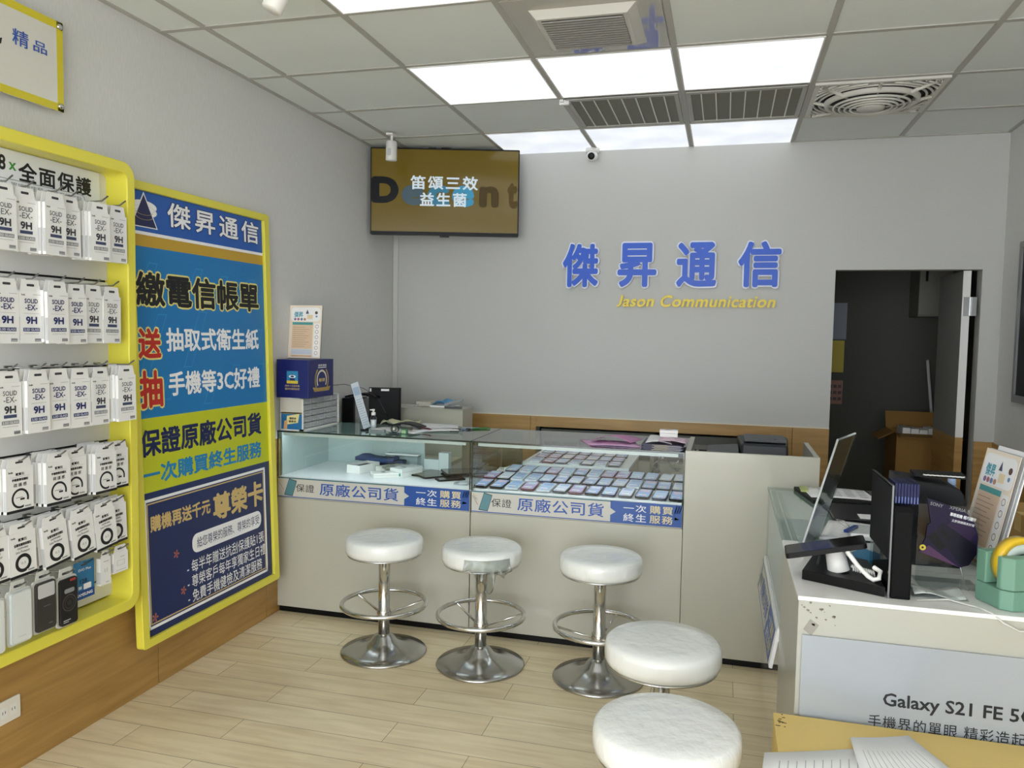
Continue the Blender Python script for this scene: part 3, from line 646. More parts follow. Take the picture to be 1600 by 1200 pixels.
pt('購機再送千元', .045, .712, .47, .748, GL2, .0012, .03); pt('尊榮卡', .49, .705, .93, .772, GL2, .0012, .035)
a_ = q(.325, fb(.785), .905, fb(.83)); m.rrect(*a_, .035, .0004, .0008, PWHT, 6); pt('給您尊榮的服務、尊榮的享受', .36, .795, .885, .82, NV, .0011, .0)
pt('- 每半年贈送抗刮保護貼1張', .28, .843, .925, .873, PWHT, .0012, .004); pt('- 尊榮客戶每年享獨家生日禮', .28, .878, .935, .908, PWHT, .0012, .004); pt('- 免費手機健檢及清潔服務', .28, .913, .9, .943, PWHT, .0012, .004)
for a, b in ((.25, .905), (.055, .935), (.21, .815)):
    x_, y_ = P2(a, b)
    for k in range(5): an = 2 * PI * k / 5; m.poly([(x_, y_), (x_ + .014 * math.cos(an - .35), y_ + .014 * math.sin(an - .35)), (x_ + .02 * math.cos(an), y_ + .02 * math.sin(an)), (x_ + .014 * math.cos(an + .35), y_ + .014 * math.sin(an + .35))], mat('b8695e', .5), .001)
m.build('print', ps, world=False)

# ---------------------------------------------------------------- glass display counters along the back
CF, CB, CZ = 3.67, 4.21, .977     # front, back, top of glass
BANW = mat('c9c7bf', .35); BANB = mat('1f4f9c', .35); BTXT = mat('2a57a8', .4); CREAM = mat('ddd0a2', .4); PALE = mat('e2e4e6', .4); SLATE = mat('46737f', .35)
def banner_print(m, w_, h_):
    m.box(0, 0, 0, w_, h_, .004, BANW); z = .0045
    m.rect(0, h_ - .006, w_ * .68, h_, SLATE, z); m.rect(0, 0, w_ * .68, .004, BTXT, z)
    m.poly([(.675 * w_, 0), (w_, 0), (w_, h_), (.675 * w_, h_), (.675 * w_, h_ * .66), (.7 * w_, h_ * .5), (.675 * w_, h_ * .34)], BANB, z)
    o_ = [(.035 * w_, h_ * .1), (.082 * w_, h_ * .06), (.105 * w_, h_ * .85), (.062 * w_, h_ * .95)]; m.poly(o_, mat('2f5560', .35), z); cx_, cy_ = .071 * w_, .49 * h_
    m.poly([(cx_ + (a - cx_) * .88, cy_ + (b - cy_) * .9) for a, b in o_], mat('5b8a94', .3), z + .0003)
    for k, c_ in enumerate(('d3b84a', 'c9cbd0', 'c4575a')): m.poly([(.004 * w_, h_ * (.9 - .06 * k)), (.03 * w_, h_ * (.75 - .2 * k)), (.034 * w_, h_ * (.73 - .2 * k)), (.005 * w_, h_ * (.86 - .06 * k))], mat(c_, .5), z)
    m.text('保證', .1 * w_, h_ * .3, .2 * w_, h_ * .7, INK, z, .0, space=1.1); m.text('原廠公司貨', .23 * w_, h_ * .2, .645 * w_, h_ * .84, BTXT, z, .012, space=1.05)
    m.text('一次', .735 * w_, h_ * .55, .84 * w_, h_ * .88, PALE, z, .012, space=1.15); m.text('購買', .855 * w_, h_ * .53, .96 * w_, h_ * .9, CREAM, z, .012, space=1.15)
    m.text('終生', .735 * w_, h_ * .1, .84 * w_, h_ * .47, PALE, z, .012, space=1.15); m.text('服務', .855 * w_, h_ * .1, .96 * w_, h_ * .47, CREAM, z, .012, space=1.15)
    for k in range(3): m.poly([((.975 + .01 * k - .01) * w_, h_ * .62), ((.98 + .01 * k - .01) * w_, h_ * .62), ((.99 + .01 * k - .01) * w_, h_ * .95), ((.985 + .01 * k - .01) * w_, h_ * .95)], mat('3a72b4', .4), z)
    m.poly([(.968 * w_, h_ * .45), (.99 * w_, h_ * .36), (.966 * w_, h_ * .3)], mat('9cc06a', .5), z)
FLOORW = mat('eef1f6', .3); LEDM = mat('f4f8ff', .5, emit=7.5); LEDT = mat('bccac4', .35)
def case(x0, x1, label, back):
    t = T('display_counter', label, 'counter', ((x0 + x1) / 2, CF + .25, 0), 0, 'glass display counters along the back')
    c_ = MB(); c_.box(x0, CF, .035, x1, CB, .62, CTR); c_.box(x0 + .002, CF + .004, .62, x1 - .002, CB, .722, CTR); c_.build('cabinet', t, bevel=.002)
    B(x0, CF + .02, 0, x1, CB, .035, BLACK).build('toe_kick', t)
    B(x0 + .008, CF + .012, .722, x1 - .008, CB - .006, .733, FLOORW).build('case_floor', t)
    m = MB(FR((x0 + .004, CF + .004, .626))); banner_print(m, x1 - x0 - .008, .104); m.build('banner', t)
    B(x0 + .002, CF + .004, .733, x1 - .002, CF + .009, CZ - .009, GLASS).build('front_pane', t)
    g = MB(); g.box(x0 + .001, CF + .009, .733, x0 + .006, CB, CZ - .009, GLASS); g.build('side_pane', t)
    g = MB(); g.box(x1 - .006, CF + .009, .733, x1 - .001, CB, CZ - .009, GLASS); g.build('side_pane', t)
    B(x0 + .006, CB - .006, .733, x0 + (x1 - x0) * back, CB, CZ - .009, mat('b3c3c3', .15, coat=.6) if back > .3 else FROST).build('back_pane', t)
    if back > .3: B(x0 + .007, CF + .03, .733, x0 + .012, CB - .006, CZ - .009, mat('b3c3c3', .15, coat=.6)).build('side_board', t)
    B(x0, CF, CZ - .008, x1, CB, CZ, GLASS_TOP).build('top_pane', t)
    e = MB(); e.box(x0, CF - .0015, CZ - .0085, x1, CF - .0003, CZ - .0005, EDGE)
    for xx in (x0, x1 - .006): e.box(xx, CF + .001, .733, xx + .006, CF + .0035, CZ - .009, EDGE)
    e.box(x0 + .02, CF + .002, .72, x0 + .021, CF + .003, CZ - .009, EDGE2)
    e.box(x1 - .0005, CF, CZ - .0082, x1, CB, CZ + .0002, EDGE); e.build('glass_edge', t)
    l = MB().box(x0 + .03, CF + .012, CZ - .026, x1 - .03, CF + .015, CZ - .0105, mat('c9cdce', .4)).box(x0 + .03, CF + .015, CZ - .0135, x1 - .03, CF + .035, CZ - .0105, mat('c9cdce', .4)); l.build('light_bar', t)
    l = B(x0 + .035, CF + .018, CZ - .0165, x1 - .035, CF + .032, CZ - .014, LEDM); l.build('light_tube', t)
    return t
case(.012, 1.087, 'glass display counter of cartons and tablets beside the left wall', .58)
case(1.091, 2.118, 'glass display counter full of rows of phones, in the middle', .12)
# white end counter, higher than the glass
t = T('reception_counter', 'plain white counter with raised lip between glass cases and service counter', 'counter', (2.42, 3.95, 0))
c_ = MB(); c_.box(2.12, CF, .035, 2.70, CF + .022, .985, CTR); c_.box(2.12, CF + .022, .035, 2.145, CB, .985, CTR); c_.box(2.678, CF + .022, .035, 2.70, 4.2, .985, CTR); c_.box(2.145, CF + .022, .6, 2.678, CB, .62, CTR)
c_.build('cabinet', t, bevel=.0015)
B(2.12, CF + .02, 0, 2.70, CB, .035, BLACK).build('toe_kick', t)

# goods inside the left case
def carton(x, y, z, w_, d_, h_, rz, label, cat='box', body='e9e9e6', lid=None, name='phone_box', group=None, opened=False, side=None):
    t = T(name, label, cat, (x, y, z), rz, group); bm = mat(body, .45)
    if opened:
        m = MB(); tk = .004; m.box(-w_ / 2, -d_ / 2, 0, w_ / 2, d_ / 2, tk, bm)
        for a in ((-w_ / 2, -d_ / 2, w_ / 2, -d_ / 2 + tk), (-w_ / 2, d_ / 2 - tk, w_ / 2, d_ / 2), (-w_ / 2, -d_ / 2 + tk, -w_ / 2 + tk, d_ / 2 - tk), (w_ / 2 - tk, -d_ / 2 + tk, w_ / 2, d_ / 2 - tk)): m.box(a[0], a[1], tk, a[2], a[3], h_, bm)
        m.build('tray', t, world=False); MB().box(-w_ / 2 + .006, -d_ / 2 + .006, tk, w_ / 2 - .006, d_ / 2 - .006, h_ * .7, mat('2a2b30', .5)).build('insert', t, world=False)
    else:
        MB().box(-w_ / 2, -d_ / 2, 0, w_ / 2, d_ / 2, h_ * .55, bm).build('base', t, bevel=.0015, world=False)
        MB().box(-w_ / 2 - .001, -d_ / 2 - .001, h_ * .55 + .0008, w_ / 2 + .001, d_ / 2 + .001, h_, mat(lid or body, .45)).build('lid', t, bevel=.0015, world=False)
        if side: MB(FR((-w_ / 2, -d_ / 2 - .0014, 0))).rect(w_ * .1, h_ * .15, w_ * .9, h_ * .5, mat(side, .5)).build('label', t, world=False)
        m = MB(FR((-w_ / 2, -d_ / 2, h_ + .0003), (1, 0, 0), (0, 1, 0))); m.rect(w_ * .3, d_ * .3, w_ * .7, d_ * .42, GREY); m.rect(w_ * .3, d_ * .5, w_ * .6, d_ * .54, LGREY); m.build('print', t, world=False)
    return t
CFZ = .7335
carton(.37, 3.96, CFZ, .09, .17, .045, -.25, 'open white phone box with dark insert in the left case', opened=True, name='open_phone_box')
carton(.56, 3.86, CFZ, .09, .17, .025, -.95, 'low white phone box, front left of its cluster in case')
carton(.51, 4.03, CFZ, .085, .16, .03, -.5, 'white phone box behind the low front box in case', lid='dcdcd4')
carton(.635, 3.94, CFZ, .085, .165, .045, -.35, 'white phone box with teal side strip in the case', lid='dfe2e2', side='2f8f86')
carton(.54, 3.93, CFZ + .03, .05, .07, .012, -.7, 'small grey box on top of the white phone boxes', body='8c8f86', name='adapter_box')
t = S(MB().sheet(8, 4, lambda u_, v: (.27 + u_ * .24, 4.06 + v * .09 - u_ * .02, CFZ + .03 + .018 * math.sin(u_ * 7) * math.sin(v * 3) + .012), mat('2c4374', .6), .02), 'fabric_pouch', 'dark blue fabric pouch lying behind the open phone box', 'pouch')
carton(.44, 4.13, CFZ, .2, .06, .045, .05, 'dark flat box under the blue pouch in left case', body='2b3a5c', name='gift_box')
S(B(.42, 4.14, CFZ + .07, .62, 4.19, CFZ + .078, mat('e4e7e8', .4)).box(.42, 4.14, CFZ, .425, 4.19, CFZ + .07, ACRYL).box(.615, 4.14, CFZ, .62, 4.19, CFZ + .07, ACRYL), 'acrylic_riser', 'clear acrylic riser with white shelf at back of left case', 'riser')
for k, (x, y, w_, h_) in enumerate(((.66, 4.16, .09, .06), (.745, 4.165, .06, .1))):
    S(MB().box(x, y - .03, CFZ, x + w_, y + .02, CFZ + h_, mat('cfdadd', .25)), 'clear_box', ('low translucent box' if k == 0 else 'tall translucent box') + ' at the back of left case', 'box', 'translucent boxes in left case', .003)
def slab(x, y, z, w_, d_, rz, label, name='phone', cat='phone', body=BLACK, scr='1b1d1c', h_=.008, rx=0, group=None, lit=0, under=None):
    t = T(name, label, cat, (x, y, z), (rx, 0, rz), group)
    MB().rrect(-w_ / 2, -d_ / 2, w_ / 2, d_ / 2, min(w_, d_) * .12, 0, h_, body, 4).build('body', t, world=False)
    s_ = MB(); s_.rrect(-w_ / 2 + .004, -d_ / 2 + .005, w_ / 2 - .004, d_ / 2 - .005, min(w_, d_) * .09, h_, h_ + .0006, mat(scr, .15, coat=.15, emit=lit, spec=.3), 4)
    s_.build('screen', t, world=False)
    return t
slab(.735, 4.0, CFZ, .1, .19, -.25, 'black phone in case lying beside the teal striped box', lit=0)
slab(.80, 3.97, CFZ + .001, .13, .21, -.75, 'dark tablet in the middle of the tablet group', 'tablet', 'tablet', scr='2a2b28')
slab(.93, 4.04, CFZ + .016, .17, .23, -1.0, 'large dark tablet lying at the right end of left case', 'tablet', 'tablet', scr='34342f')
slab(.905, 3.885, CFZ, .075, .15, -.9, 'small black phone lying in front of the large tablet', scr='1a1a1a')
t = MB(); 
for a in range(2): pass
ring_prism(t, [(p[0], p[1]) for p in rr(.965, 3.76, 1.04, 3.84, .012)], [(p[0], p[1]) for p in rr(.972, 3.766, 1.033, 3.834, .009)], CFZ, CFZ + .008, mat('9aa0a6', .3)); S(t, 'phone_bumper', 'empty grey phone bumper frame near the case corner', 'phone case')

# rows of phones in the middle case
scrs = ['a3b2dc', 'b4c6e6', '93a9d8', 'c9d1e8', 'ab9fcb', 'd2d5e6', '9fb8de', 'cfb4c4', 'a7b4dc', 'b3c8d8', 'c2c9dd', '8a9dc8']
bodies = [BLACK, mat('20264a', .4), BLACK, mat('3c3f48', .4), mat('5a2a33', .4), BLACK, mat('c9ced6', .4)]
protos = []
def phone_proto(i):
    t = T('display_phone', 'x', 'phone', (0, 0, 0), 0, 'phones on show'); w_, d_, h_ = .067, .145, .009
    MB().rrect(-w_ / 2, 0, w_ / 2, d_, .009, 0, h_, bodies[i % 7], 3).build('body', t, world=False)
    s_ = MB(); s_.rrect(-w_ / 2 + .004, .005, w_ / 2 - .004, d_ - .005, .007, h_, h_ + .0005, mat(scrs[i % 12], .15, coat=.4, emit=.08), 3)
    m2 = MB(FR((-w_ / 2 + .004, .005, h_ + .0006), (1, 0, 0), (0, 1, 0)))
    a = mat(scrs[(i + 5) % 12], .2, emit=.05); s_.build('screen', t, world=False)
    m2.rect(.008, .09, .051, .122, a); m2.rect(.008, .03, .045, .036, PAPER); m2.rect(.008, .045, .038, .05, GREY)
    for k in range(4): m2.rect(.006 + k * .0135, .01, .0145 + k * .0135, .02, mat(('d75a4a', '4aa86a', 'e0b040', '4a74d0')[(k + i) % 4], .3))
    m2.build('screen_icons', t, world=False)
    return t
protos = [phone_proto(i) for i in range(7)]
def put_phone(i, loc, rot, lab, grp): return place(protos[i % 7], loc, rot, lab, grp)
rows = [('front', 13, 3.705, 1.125, 2.083, .743), ('second', 14, 3.862, 1.123, 2.085, .758), ('third', 13, 4.015, 1.2, 2.08, .773)]
for rn, n, y, xa, xb, z in rows:
    S(B(xa - .03, y - .012, CFZ, xb + .03, y + .138, z - .003 - .004, FLOORW), 'display_step', 'white step under the %s row of phones' % rn, 'display step', 'steps under the phones')
    for k in range(n):
        x = xa + (xb - xa) * k / (n - 1)
        put_phone(random.randrange(7), (x, y + random.uniform(-.003, .003), z - .002), (.07, 0, -.05 + random.uniform(-.04, .04)), 'display phone, %s from the left in the %s row of middle case' % (ORD[k], rn), 'phones in the %s row of the middle case' % rn)
carton(1.2, 4.12, CFZ, .09, .1, .05, -.2, 'white box at the back left of phone case', name='phone_box')
carton(1.135, 4.09, CFZ, .05, .1, .04, .1, 'white carton with red stripes at the rear of phone case', body='e6e3e2', side='b03c38', name='accessory_carton')
S(MB().sheet(6, 5, lambda u_, v: (1.93 + u_ * .13 + .01 * math.sin(9 * v), 4.13 + v * .06, .79 + .06 * v + .02 * math.sin(u_ * 8 + v * 5)), FILM, .004), 'plastic_bag', 'crumpled clear plastic bag at right rear of phone case', 'bag')
# low rear stand with more phones
t = T('rear_display_stand', 'low white stand of phones standing behind the middle case', 'display stand', (1.5, 4.45, 0))
MB().box(1.2, 4.24, .775, 1.80, 4.76, .79, FLOORW).build('top', t); MB().box(1.2, 4.25, 0, 1.22, 4.75, .775, CTR).build('side', t); MB().box(1.78, 4.25, 0, 1.80, 4.75, .775, CTR).build('side', t)
for r_, rn in enumerate(('near', 'middle', 'far')):
    for k in range(7): put_phone(random.randrange(7), (1.27 + k * .074, 4.25 + r_ * .165, .7905), (.0, 0, random.uniform(-.05, .05)), 'phone on the rear stand, %s from left in its %s row' % (ORD[k], rn), 'phones on the rear stand, %s row' % rn)

# on the middle counter's glass top
PINK = mat('d9a9cf', .5); t = T('pink_folder', 'opened pink card folder lying on the glass counter', 'folder', (1.75, 3.86, CZ))
MB().sheet(6, 4, lambda u_, v: (1.66 + .25 * u_ - .07 * v + .03 * v * u_, 3.74 + v * .17, CZ + .001 + .004 * math.sin(u_ * 3)), PINK, .0015).build('back_leaf', t)
MB().sheet(6, 4, lambda u_, v: (1.655 + .2 * u_ + .04 * v, 3.80 + v * .17, CZ + .008 + .03 * math.sin(u_ * PI) * (1 - .4 * v) + .004), mat('c386b4', .5), .0012).build('front_leaf', t)
fl_l = ['lowest', 'second from bottom', 'middle', 'second from top', 'topmost']
for k in range(5):
    x0, y0 = 1.915 + .01 * (k % 2), 3.69 + .006 * k; z0 = CZ + .0045 * k + .0005
    t = T('document_folder', 'dark purple document folder, %s in the stack at counter end' % fl_l[k], 'folder', (2.0, 3.76, z0), 0, 'dark folders stacked on the counter')
    MB().box(x0, y0, z0, x0 + .185, y0 + .24, z0 + .0042, mat('2a2548', .4)).box(x0 + .1, y0 - .001, z0 + .001, x0 + .18, y0 + .235, z0 + .0018, PAPER).build('cover', t)
    MB().box(x0 + .05, y0 - .002, z0 + .0012, x0 + .12, y0 - .0005, z0 + .003, mat('d8d0b4', .5)).build('tab', t)
S(MB().sheet(6, 5, lambda u_, v: (1.93 + .185 * u_, 3.75 + .25 * v, CZ + .024 + .01 * math.sin(u_ * 5 + v)), PAPER, .001), 'paper_sheet', 'white sheet on top of the dark folders', 'paper')
S(MB().sheet(6, 5, lambda u_, v: (1.99 + .13 * u_, 3.73 + .2 * v, CZ + .037 + .006 * math.sin(u_ * 4 + v)), mat('e6c8da', .5), .001), 'pink_sheet', 'pink sheet beneath the small white box on folders', 'paper')
carton(2.03, 3.87, CZ + .044, .085, .055, .034, .05, 'small white box on top of the folder stack', name='small_box')

# ---------------------------------------------------------------- things on the left counter
t = T('parts_cabinet', 'white organiser of small clear drawers at the left counter end', 'drawer cabinet', (.085, 3.9, CZ))
x0, x1, y0, y1, z0, z1 = .018, .152, 3.69, 4.09, CZ, 1.152
c_ = MB(); c_.box(x0, y0, z0, x1 - .02, y1, z1, WHITE); c_.box(x1 - .02, y0, z0, x1, y0 + .007, z1, WHITE); c_.box(x1 - .02, y1 - .007, z0, x1, y1, z1, WHITE); c_.box(x1 - .02, y0, z1 - .006, x1, y1, z1, WHITE); c_.box(x1 - .02, y0, z0, x1, y1, z0 + .008, WHITE)
c_.build('body', t)
m = MB(FR((x0, y0 - .0005, z0))); m.rect(.006, .09, .128, .168, mat('cfcbbf', .5)); m.rect(.006, .088, .128, .096, mat('c9b25a', .5)); m.rect(.006, .006, .128, .088, mat('1d6ea6', .5)); m.poly([(.036, .03), (.105, .042), (.114, .09), (.04, .076)], mat('e6dc9c', .5), .0006); m.text('購票券', .055, .058, .095, .07, INK, .0008, .02); m.text('優惠券', .05, .042, .095, .054, INK, .0008, .02); m.poly([(.02, .006), (.04, .006), (.045, .055), (.025, .05)], mat('d8a878', .5), .0009); m.build('side_print', t)
DR = mat('a9aaad', .25, coat=.4)
for r_ in range(5):
    for c2 in range(5):
        yy = y0 + .01 + c2 * .0765; zz = z0 + .011 + r_ * .0318
        d_ = MB().box(x1 - .018, yy, zz, x1 - .003, yy + .071, zz + .028, DR).build('drawer', t, bevel=.001)
        MB().box(x1 - .003, yy + .02, zz + .008, x1 + .004, yy + .052, zz + .0105, mat('c9cace', .2)).build('pull', d_)
t = T('gift_carton', 'dark blue carton with gold emblem on the drawer organiser', 'box', (.1, 3.8, 1.1525))
BX = (.015, 3.66, 1.1525, .2, 3.93, 1.352); NB = mat('0f1c66', .35)
B(*BX, NB).build('carton', t, bevel=.001)
m = MB(FR((BX[0], BX[1] - .0004, BX[2]))); m.rect(.06, .075, .125, .14, mat('2d86b8', .4)); m.rect(.06, .075, .125, .09, mat('d8c23a', .4), .0005); m.poly([(.075, .09), (.11, .09), (.0925, .128)], NV, .0006); m.ringface(.0925, .112, .012, .02, PWHT, .0008, sy=.4); m.text('感恩十五週年慶', .05, .058, .135, .068, GL2, .0005, .0); m.text('最好的服務給您', .05, .042, .135, .052, GL2, .0005, .0)
m.build('front_print', t)
m = MB(FR((BX[3] + .0004, BX[1], BX[2]), (0, 1, 0), (0, 0, 1))); GLD = mat('c9a765', .25, metal=.7)
m.text('傑昇通信', .1, .163, .19, .174, PWHT, .0004, .01); m.rect(.1, .155, .19, .159, PWHT)
m.ringface(.14, .09, .045, .055, mat('e8e2d0', .3), .0005, a0=-.6, a1=PI + .6); m.ringface(.14, .09, .065, .076, GLD, .0005, a0=-.7, a1=.9); m.ringface(.14, .09, .065, .076, GLD, .0005, a0=PI - .9, a1=PI + .7); m.text('尊榮', .105, .08, .175, .1, GL2, .0008, .02); m.poly([(.06, .03), (.22, .03), (.235, .055), (.2, .05), (.08, .05), (.045, .055)], GLD, .0009); m.build('side_print', t)
def flyer_print(m, w_, h_):
    bg = mat('efe2d2', .5); m.box(0, 0, 0, w_, h_, .0012, bg); z = .0016
    m.prism(rr(.008, h_ * .7, w_ - .008, h_ - .012, .02), .0013, z, PAPER); TL = mat('4f9d9e', .5)
    m.text('傑昇', w_ * .14, h_ * .77, w_ * .42, h_ * .88, mat('4fa3b8', .5), z, .03); m.poly([(w_ * .5, h_ * .84), (w_ * .6, h_ * .84), (w_ * .55, h_ * .92)], mat('4a4a63', .5), z + .0004)
    for k in range(4): m.ringface(w_ * (.18 + .1 * k), h_ * .735, 0, h_ * .025, mat(('8f6f9d', 'b56a72', '6f7fae', 'c08a72')[k], .5), z + .0005)
    m.ringface(w_ * .83, h_ * .86, 0, h_ * .03, mat('5d4a44', .5), z + .0005); m.ringface(w_ * .84, h_ * .79, 0, h_ * .02, mat('6f8fb8', .5), z + .0005); m.rect(w_ * .55, h_ * .74, w_ * .72, h_ * .82, mat('ecd9b4', .5), z + .0002)
    m.rect(w_ * .1, h_ * .63, w_ * .74, h_ * .68, TL, z); m.rect(w_ * .1, h_ * .18, w_ * .74, h_ * .63, mat('dfc4a8', .5), z)
    for k in range(10): m.rect(w_ * .13, h_ * (.22 + k * .04), w_ * (.5 + .2 * ((k * 7) % 3) / 3), h_ * (.226 + k * .04), mat('a88468', .5), z + .0003)
    m.rect(w_ * .1, h_ * .07, w_ * .74, h_ * .17, mat('c9d0dc', .5), z); m.rect(w_ * .1, h_ * .03, w_ * .74, h_ * .055, mat('d7ac86', .5), z)
    m.rect(w_ * .78, h_ * .03, w_ * .96, h_ * .66, PAPER, z)
    for k in range(6): m.ringface(w_ * .87, h_ * (.1 + k * .1), w_ * .04, w_ * .055, mat('b79a86', .5), z + .0004)
t = T('flyer_stand', 'printed price flyer in clear holder on the blue carton', 'flyer', (.095, 3.79, 1.3525), (-.1, 0, .02))
m = MB(FR((-.092, 0, .004))); flyer_print(m, .19, .285); m.build('flyer', t, world=False); MB().box(-.094, .0062, .0, .1, .0082, .287, ACRYL).box(-.06, .0085, 0, .06, .06, .002, ACRYL).build('holder', t, world=False)
t = T('glue_bottle', 'small blue bottle standing on the organiser behind blue carton', 'bottle', (.13, 4.0, 1.1525)); MB().lathe([(0, 0), (.014, 0), (.015, .005), (.015, .06), (.008, .066)], mat('3f73c4', .3), (.13, 4.0, 1.1525), 18).build('body', t); MB().lathe([(.009, .0664), (.009, .088), (0, .088)], WHITE, (.13, 4.0, 1.1525), 16).build('cap', t)
t = T('suction_cup', 'small grey cup with thin wire on the drawer organiser', 'cup', (.115, 4.066, 1.1525)); MB().lathe([(0, 0), (.012, 0), (.008, .014), (.012, .022), (0, .022)], GREY, (.115, 4.066, 1.1525), 16).build('cup', t); MB().tube([(.115, 4.066, 1.172), (.12, 4.08, 1.195), (.17, 4.12, 1.2), (.25, 4.2, 1.175), (.3, 4.3, 1.11), (.32, 4.36, 1.02)], .0018, DGREY, 6).build('wire', t)
t = T('leaning_flyer', 'clear holder with pale blue flyer leaning among the counter clutter', 'flyer', (.40, 3.93, CZ + .001), (0, -.3, .9))
m = MB(FR((-.03, 0, 0))); m.box(.012, 0, 0, .056, .26, .0014, mat('c8d1da', .4)); m.rect(.016, .19, .052, .235, mat('9fb2c8', .5), .0018)
for k in range(12): m.rect(.016, .02 + k * .013, .043 + .009 * (k % 2), .023 + k * .013, mat('9aa2ae', .5), .0018)
m.build('flyer', t, world=False); MB().box(-.02, .001, 0, .028, .0025, .262, ACRYL).build('holder', t, world=False)
t = T('spray_bottle', 'clear pump sanitizer bottle with white nozzle on glass counter', 'bottle', (.447, 3.92, CZ))
cb = (.447, 3.92, CZ + .0005); MB().lathe([(0, 0), (.016, 0), (.0175, .004), (.0175, .06), (.011, .07), (.008, .074)], FILM, cb, 20).build('body', t); MB().lathe([(0, .002), (.014, .002), (.0155, .05), (0, .05)], mat('dfe7ea', .2), cb, 18).build('liquid', t)
MB().lathe([(.0115, .0745), (.0115, .09), (.005, .092), (.005, .098), (.0075, .1), (.0075, .108), (0, .108)], WHITE, cb, 18).box(cb[0] - .02, cb[1] - .004, cb[2] + .1, cb[0], cb[1] + .004, cb[2] + .106, WHITE).build('nozzle', t)
# desk behind the counter with monitor, tower, hutch
t = T('staff_desk', 'white staff desk with raised back cupboard in the left rear corner', 'desk', (.36, 4.7, 0))
B(.014, 4.3, .71, .72, 4.62, .735, CTR).build('desktop', t); B(.70, 4.32, 0, .72, 4.62, .71, mat('d9d8d2', .5)).build('side_panel', t); B(.35, 4.35, 0, .37, 4.62, .71, mat('d9d8d2', .5)).build('side_panel', t)
t = T('desk_cupboard', 'white back cupboard rising behind the staff desk', 'cupboard', (.36, 4.75, 0)); B(.014, 4.64, 0, .715, 4.84, 1.025, CTR).build('carcass', t, bevel=.002); B(.012, 4.63, 1.0255, .718, 4.845, 1.03, CTR).build('top', t)
t = T('computer_monitor', 'black monitor seen from behind on the staff desk', 'monitor', (.25, 4.5, .735), .25)
MB().box(-.095, -.012, .2, .095, .012, .42, MATTE).build('back_shell', t, bevel=.006, world=False); MB().box(-.1, .012, .195, .1, .018, .425, BLACK).build('screen_bezel', t, world=False); MB().box(-.02, -.02, .02, .02, .0, .26, MATTE).box(-.08, -.07, 0, .08, .06, .012, MATTE).build('stand', t, world=False); MB().box(-.02, -.014, .405, .03, -.0125, .418, PAPER).box(-.09, -.014, .4, -.08, -.0125, .42, PAPER).build('sticker', t, world=False)
t = T('computer_tower', 'black computer tower with grey side beside the left wall', 'computer', (.075, 4.47, .735)); B(.02, 4.38, .735, .105, 4.56, 1.095, BLACK).build('case', t, bevel=.004); B(.106, 4.385, .74, .135, 4.55, 1.09, mat('8f8f8d', .4)).build('side_plate', t, bevel=.003)
S(MB().sheet(6, 4, lambda u_, v: (.03 + .2 * u_, 4.4 + .12 * v, 1.097 + .018 * math.sin(u_ * 3.1)), MATTE, .01), 'cloth_bag', 'black pouch lying on the computer tower', 'pouch')
t = T('network_router', 'beige router box on the desk cupboard by the monitor', 'router', (.42, 4.8, 1.03)); B(.37, 4.72, 1.0305, .47, 4.84, 1.062, mat('c2beb0', .5)).build('body', t, bevel=.004); MB().tube([(.39, 4.719, 1.045), (.385, 4.69, 1.036), (.36, 4.66, 1.034)], .003, LGREY, 6).build('cable', t)
t = T('blue_cloth', 'crumpled light blue cloth on a white tray atop cupboard', 'cloth', (.56, 4.75, 1.03)); B(.48, 4.68, 1.0305, .64, 4.8, 1.045, WHITE).build('tray', t, bevel=.004)
MB().sheet(9, 6, lambda u_, v: (.485 + .16 * u_, 4.69 + .1 * v, 1.047 + .035 * math.sin(u_ * PI) * (.6 + .4 * math.sin(v * 5 + u_ * 6)) + .02 * (u_ > .85)), mat('5fa9d6', .55), .002).build('cloth', t)
t = T('stapler', 'open dark stapler on the white desk cupboard', 'stapler', (.72, 4.75, 1.03)); MB().box(-.06, -.012, 0, .05, .012, .012, DGREY).build('base', t, world=False); m = MB(); m.hexa([(-.06, -.012, .014), (.055, -.01, .052), (.055, .01, .052), (-.06, .012, .014), (-.06, -.012, .032), (.055, -.01, .064), (.055, .01, .064), (-.06, .012, .032)], GREY); m.build('arm', t, world=False)
t.location = (.64, 4.69, 1.0305); t.rotation_euler = (0, 0, .2)
# papers and small things on left glass
def sheet(pts, z, label, name='paper_sheet', m_=PAPER, cat='paper', lines=False, grp=None, amp=.002, t=.0008):
    a, b, c_, d_ = [Vector(p) for p in pts]
    ph2 = random.random() * 6
    def fn(u_, v):
        p = a.lerp(b, u_).lerp(d_.lerp(c_, u_), v); return (p.x, p.y, z + amp * (1 + math.sin(u_ * 4 + v * 3 + ph2)))
    mb = MB().sheet(6, 6, fn, m_, t)
    if lines:
        for k in range(12):
            v0 = .12 + k * .065
            for s0 in range(3):
                u0 = .1 + s0 * .25; u1 = u0 + random.uniform(.12, .22)
                qd = [fn(u0, v0), fn(u1, v0), fn(u1, v0 + .007), fn(u0, v0 + .007)]
                mb.add([(p[0], p[1], p[2] + t + .0004) for p in qd], [(0, 1, 2, 3)], mat('b4b7bd', .6))
    return S(mb, name, label, cat, grp)
sheet([(.43, 3.88), (.72, 3.82), (.8, 4.02), (.5, 4.08)], CZ + .0005, 'white sheet lying under the clutter by the sanitizer bottle')
sheet([(.70, 3.86), (.93, 3.95), (.84, 4.16), (.62, 4.06)], CZ + .006, 'white sheet on top of the paper pile, right of tray', lines=False)
sheet([(.66, 3.98), (.90, 4.02), (.84, 4.19), (.62, 4.15)], CZ + .012, 'uppermost white sheet at the back of the left glass top')
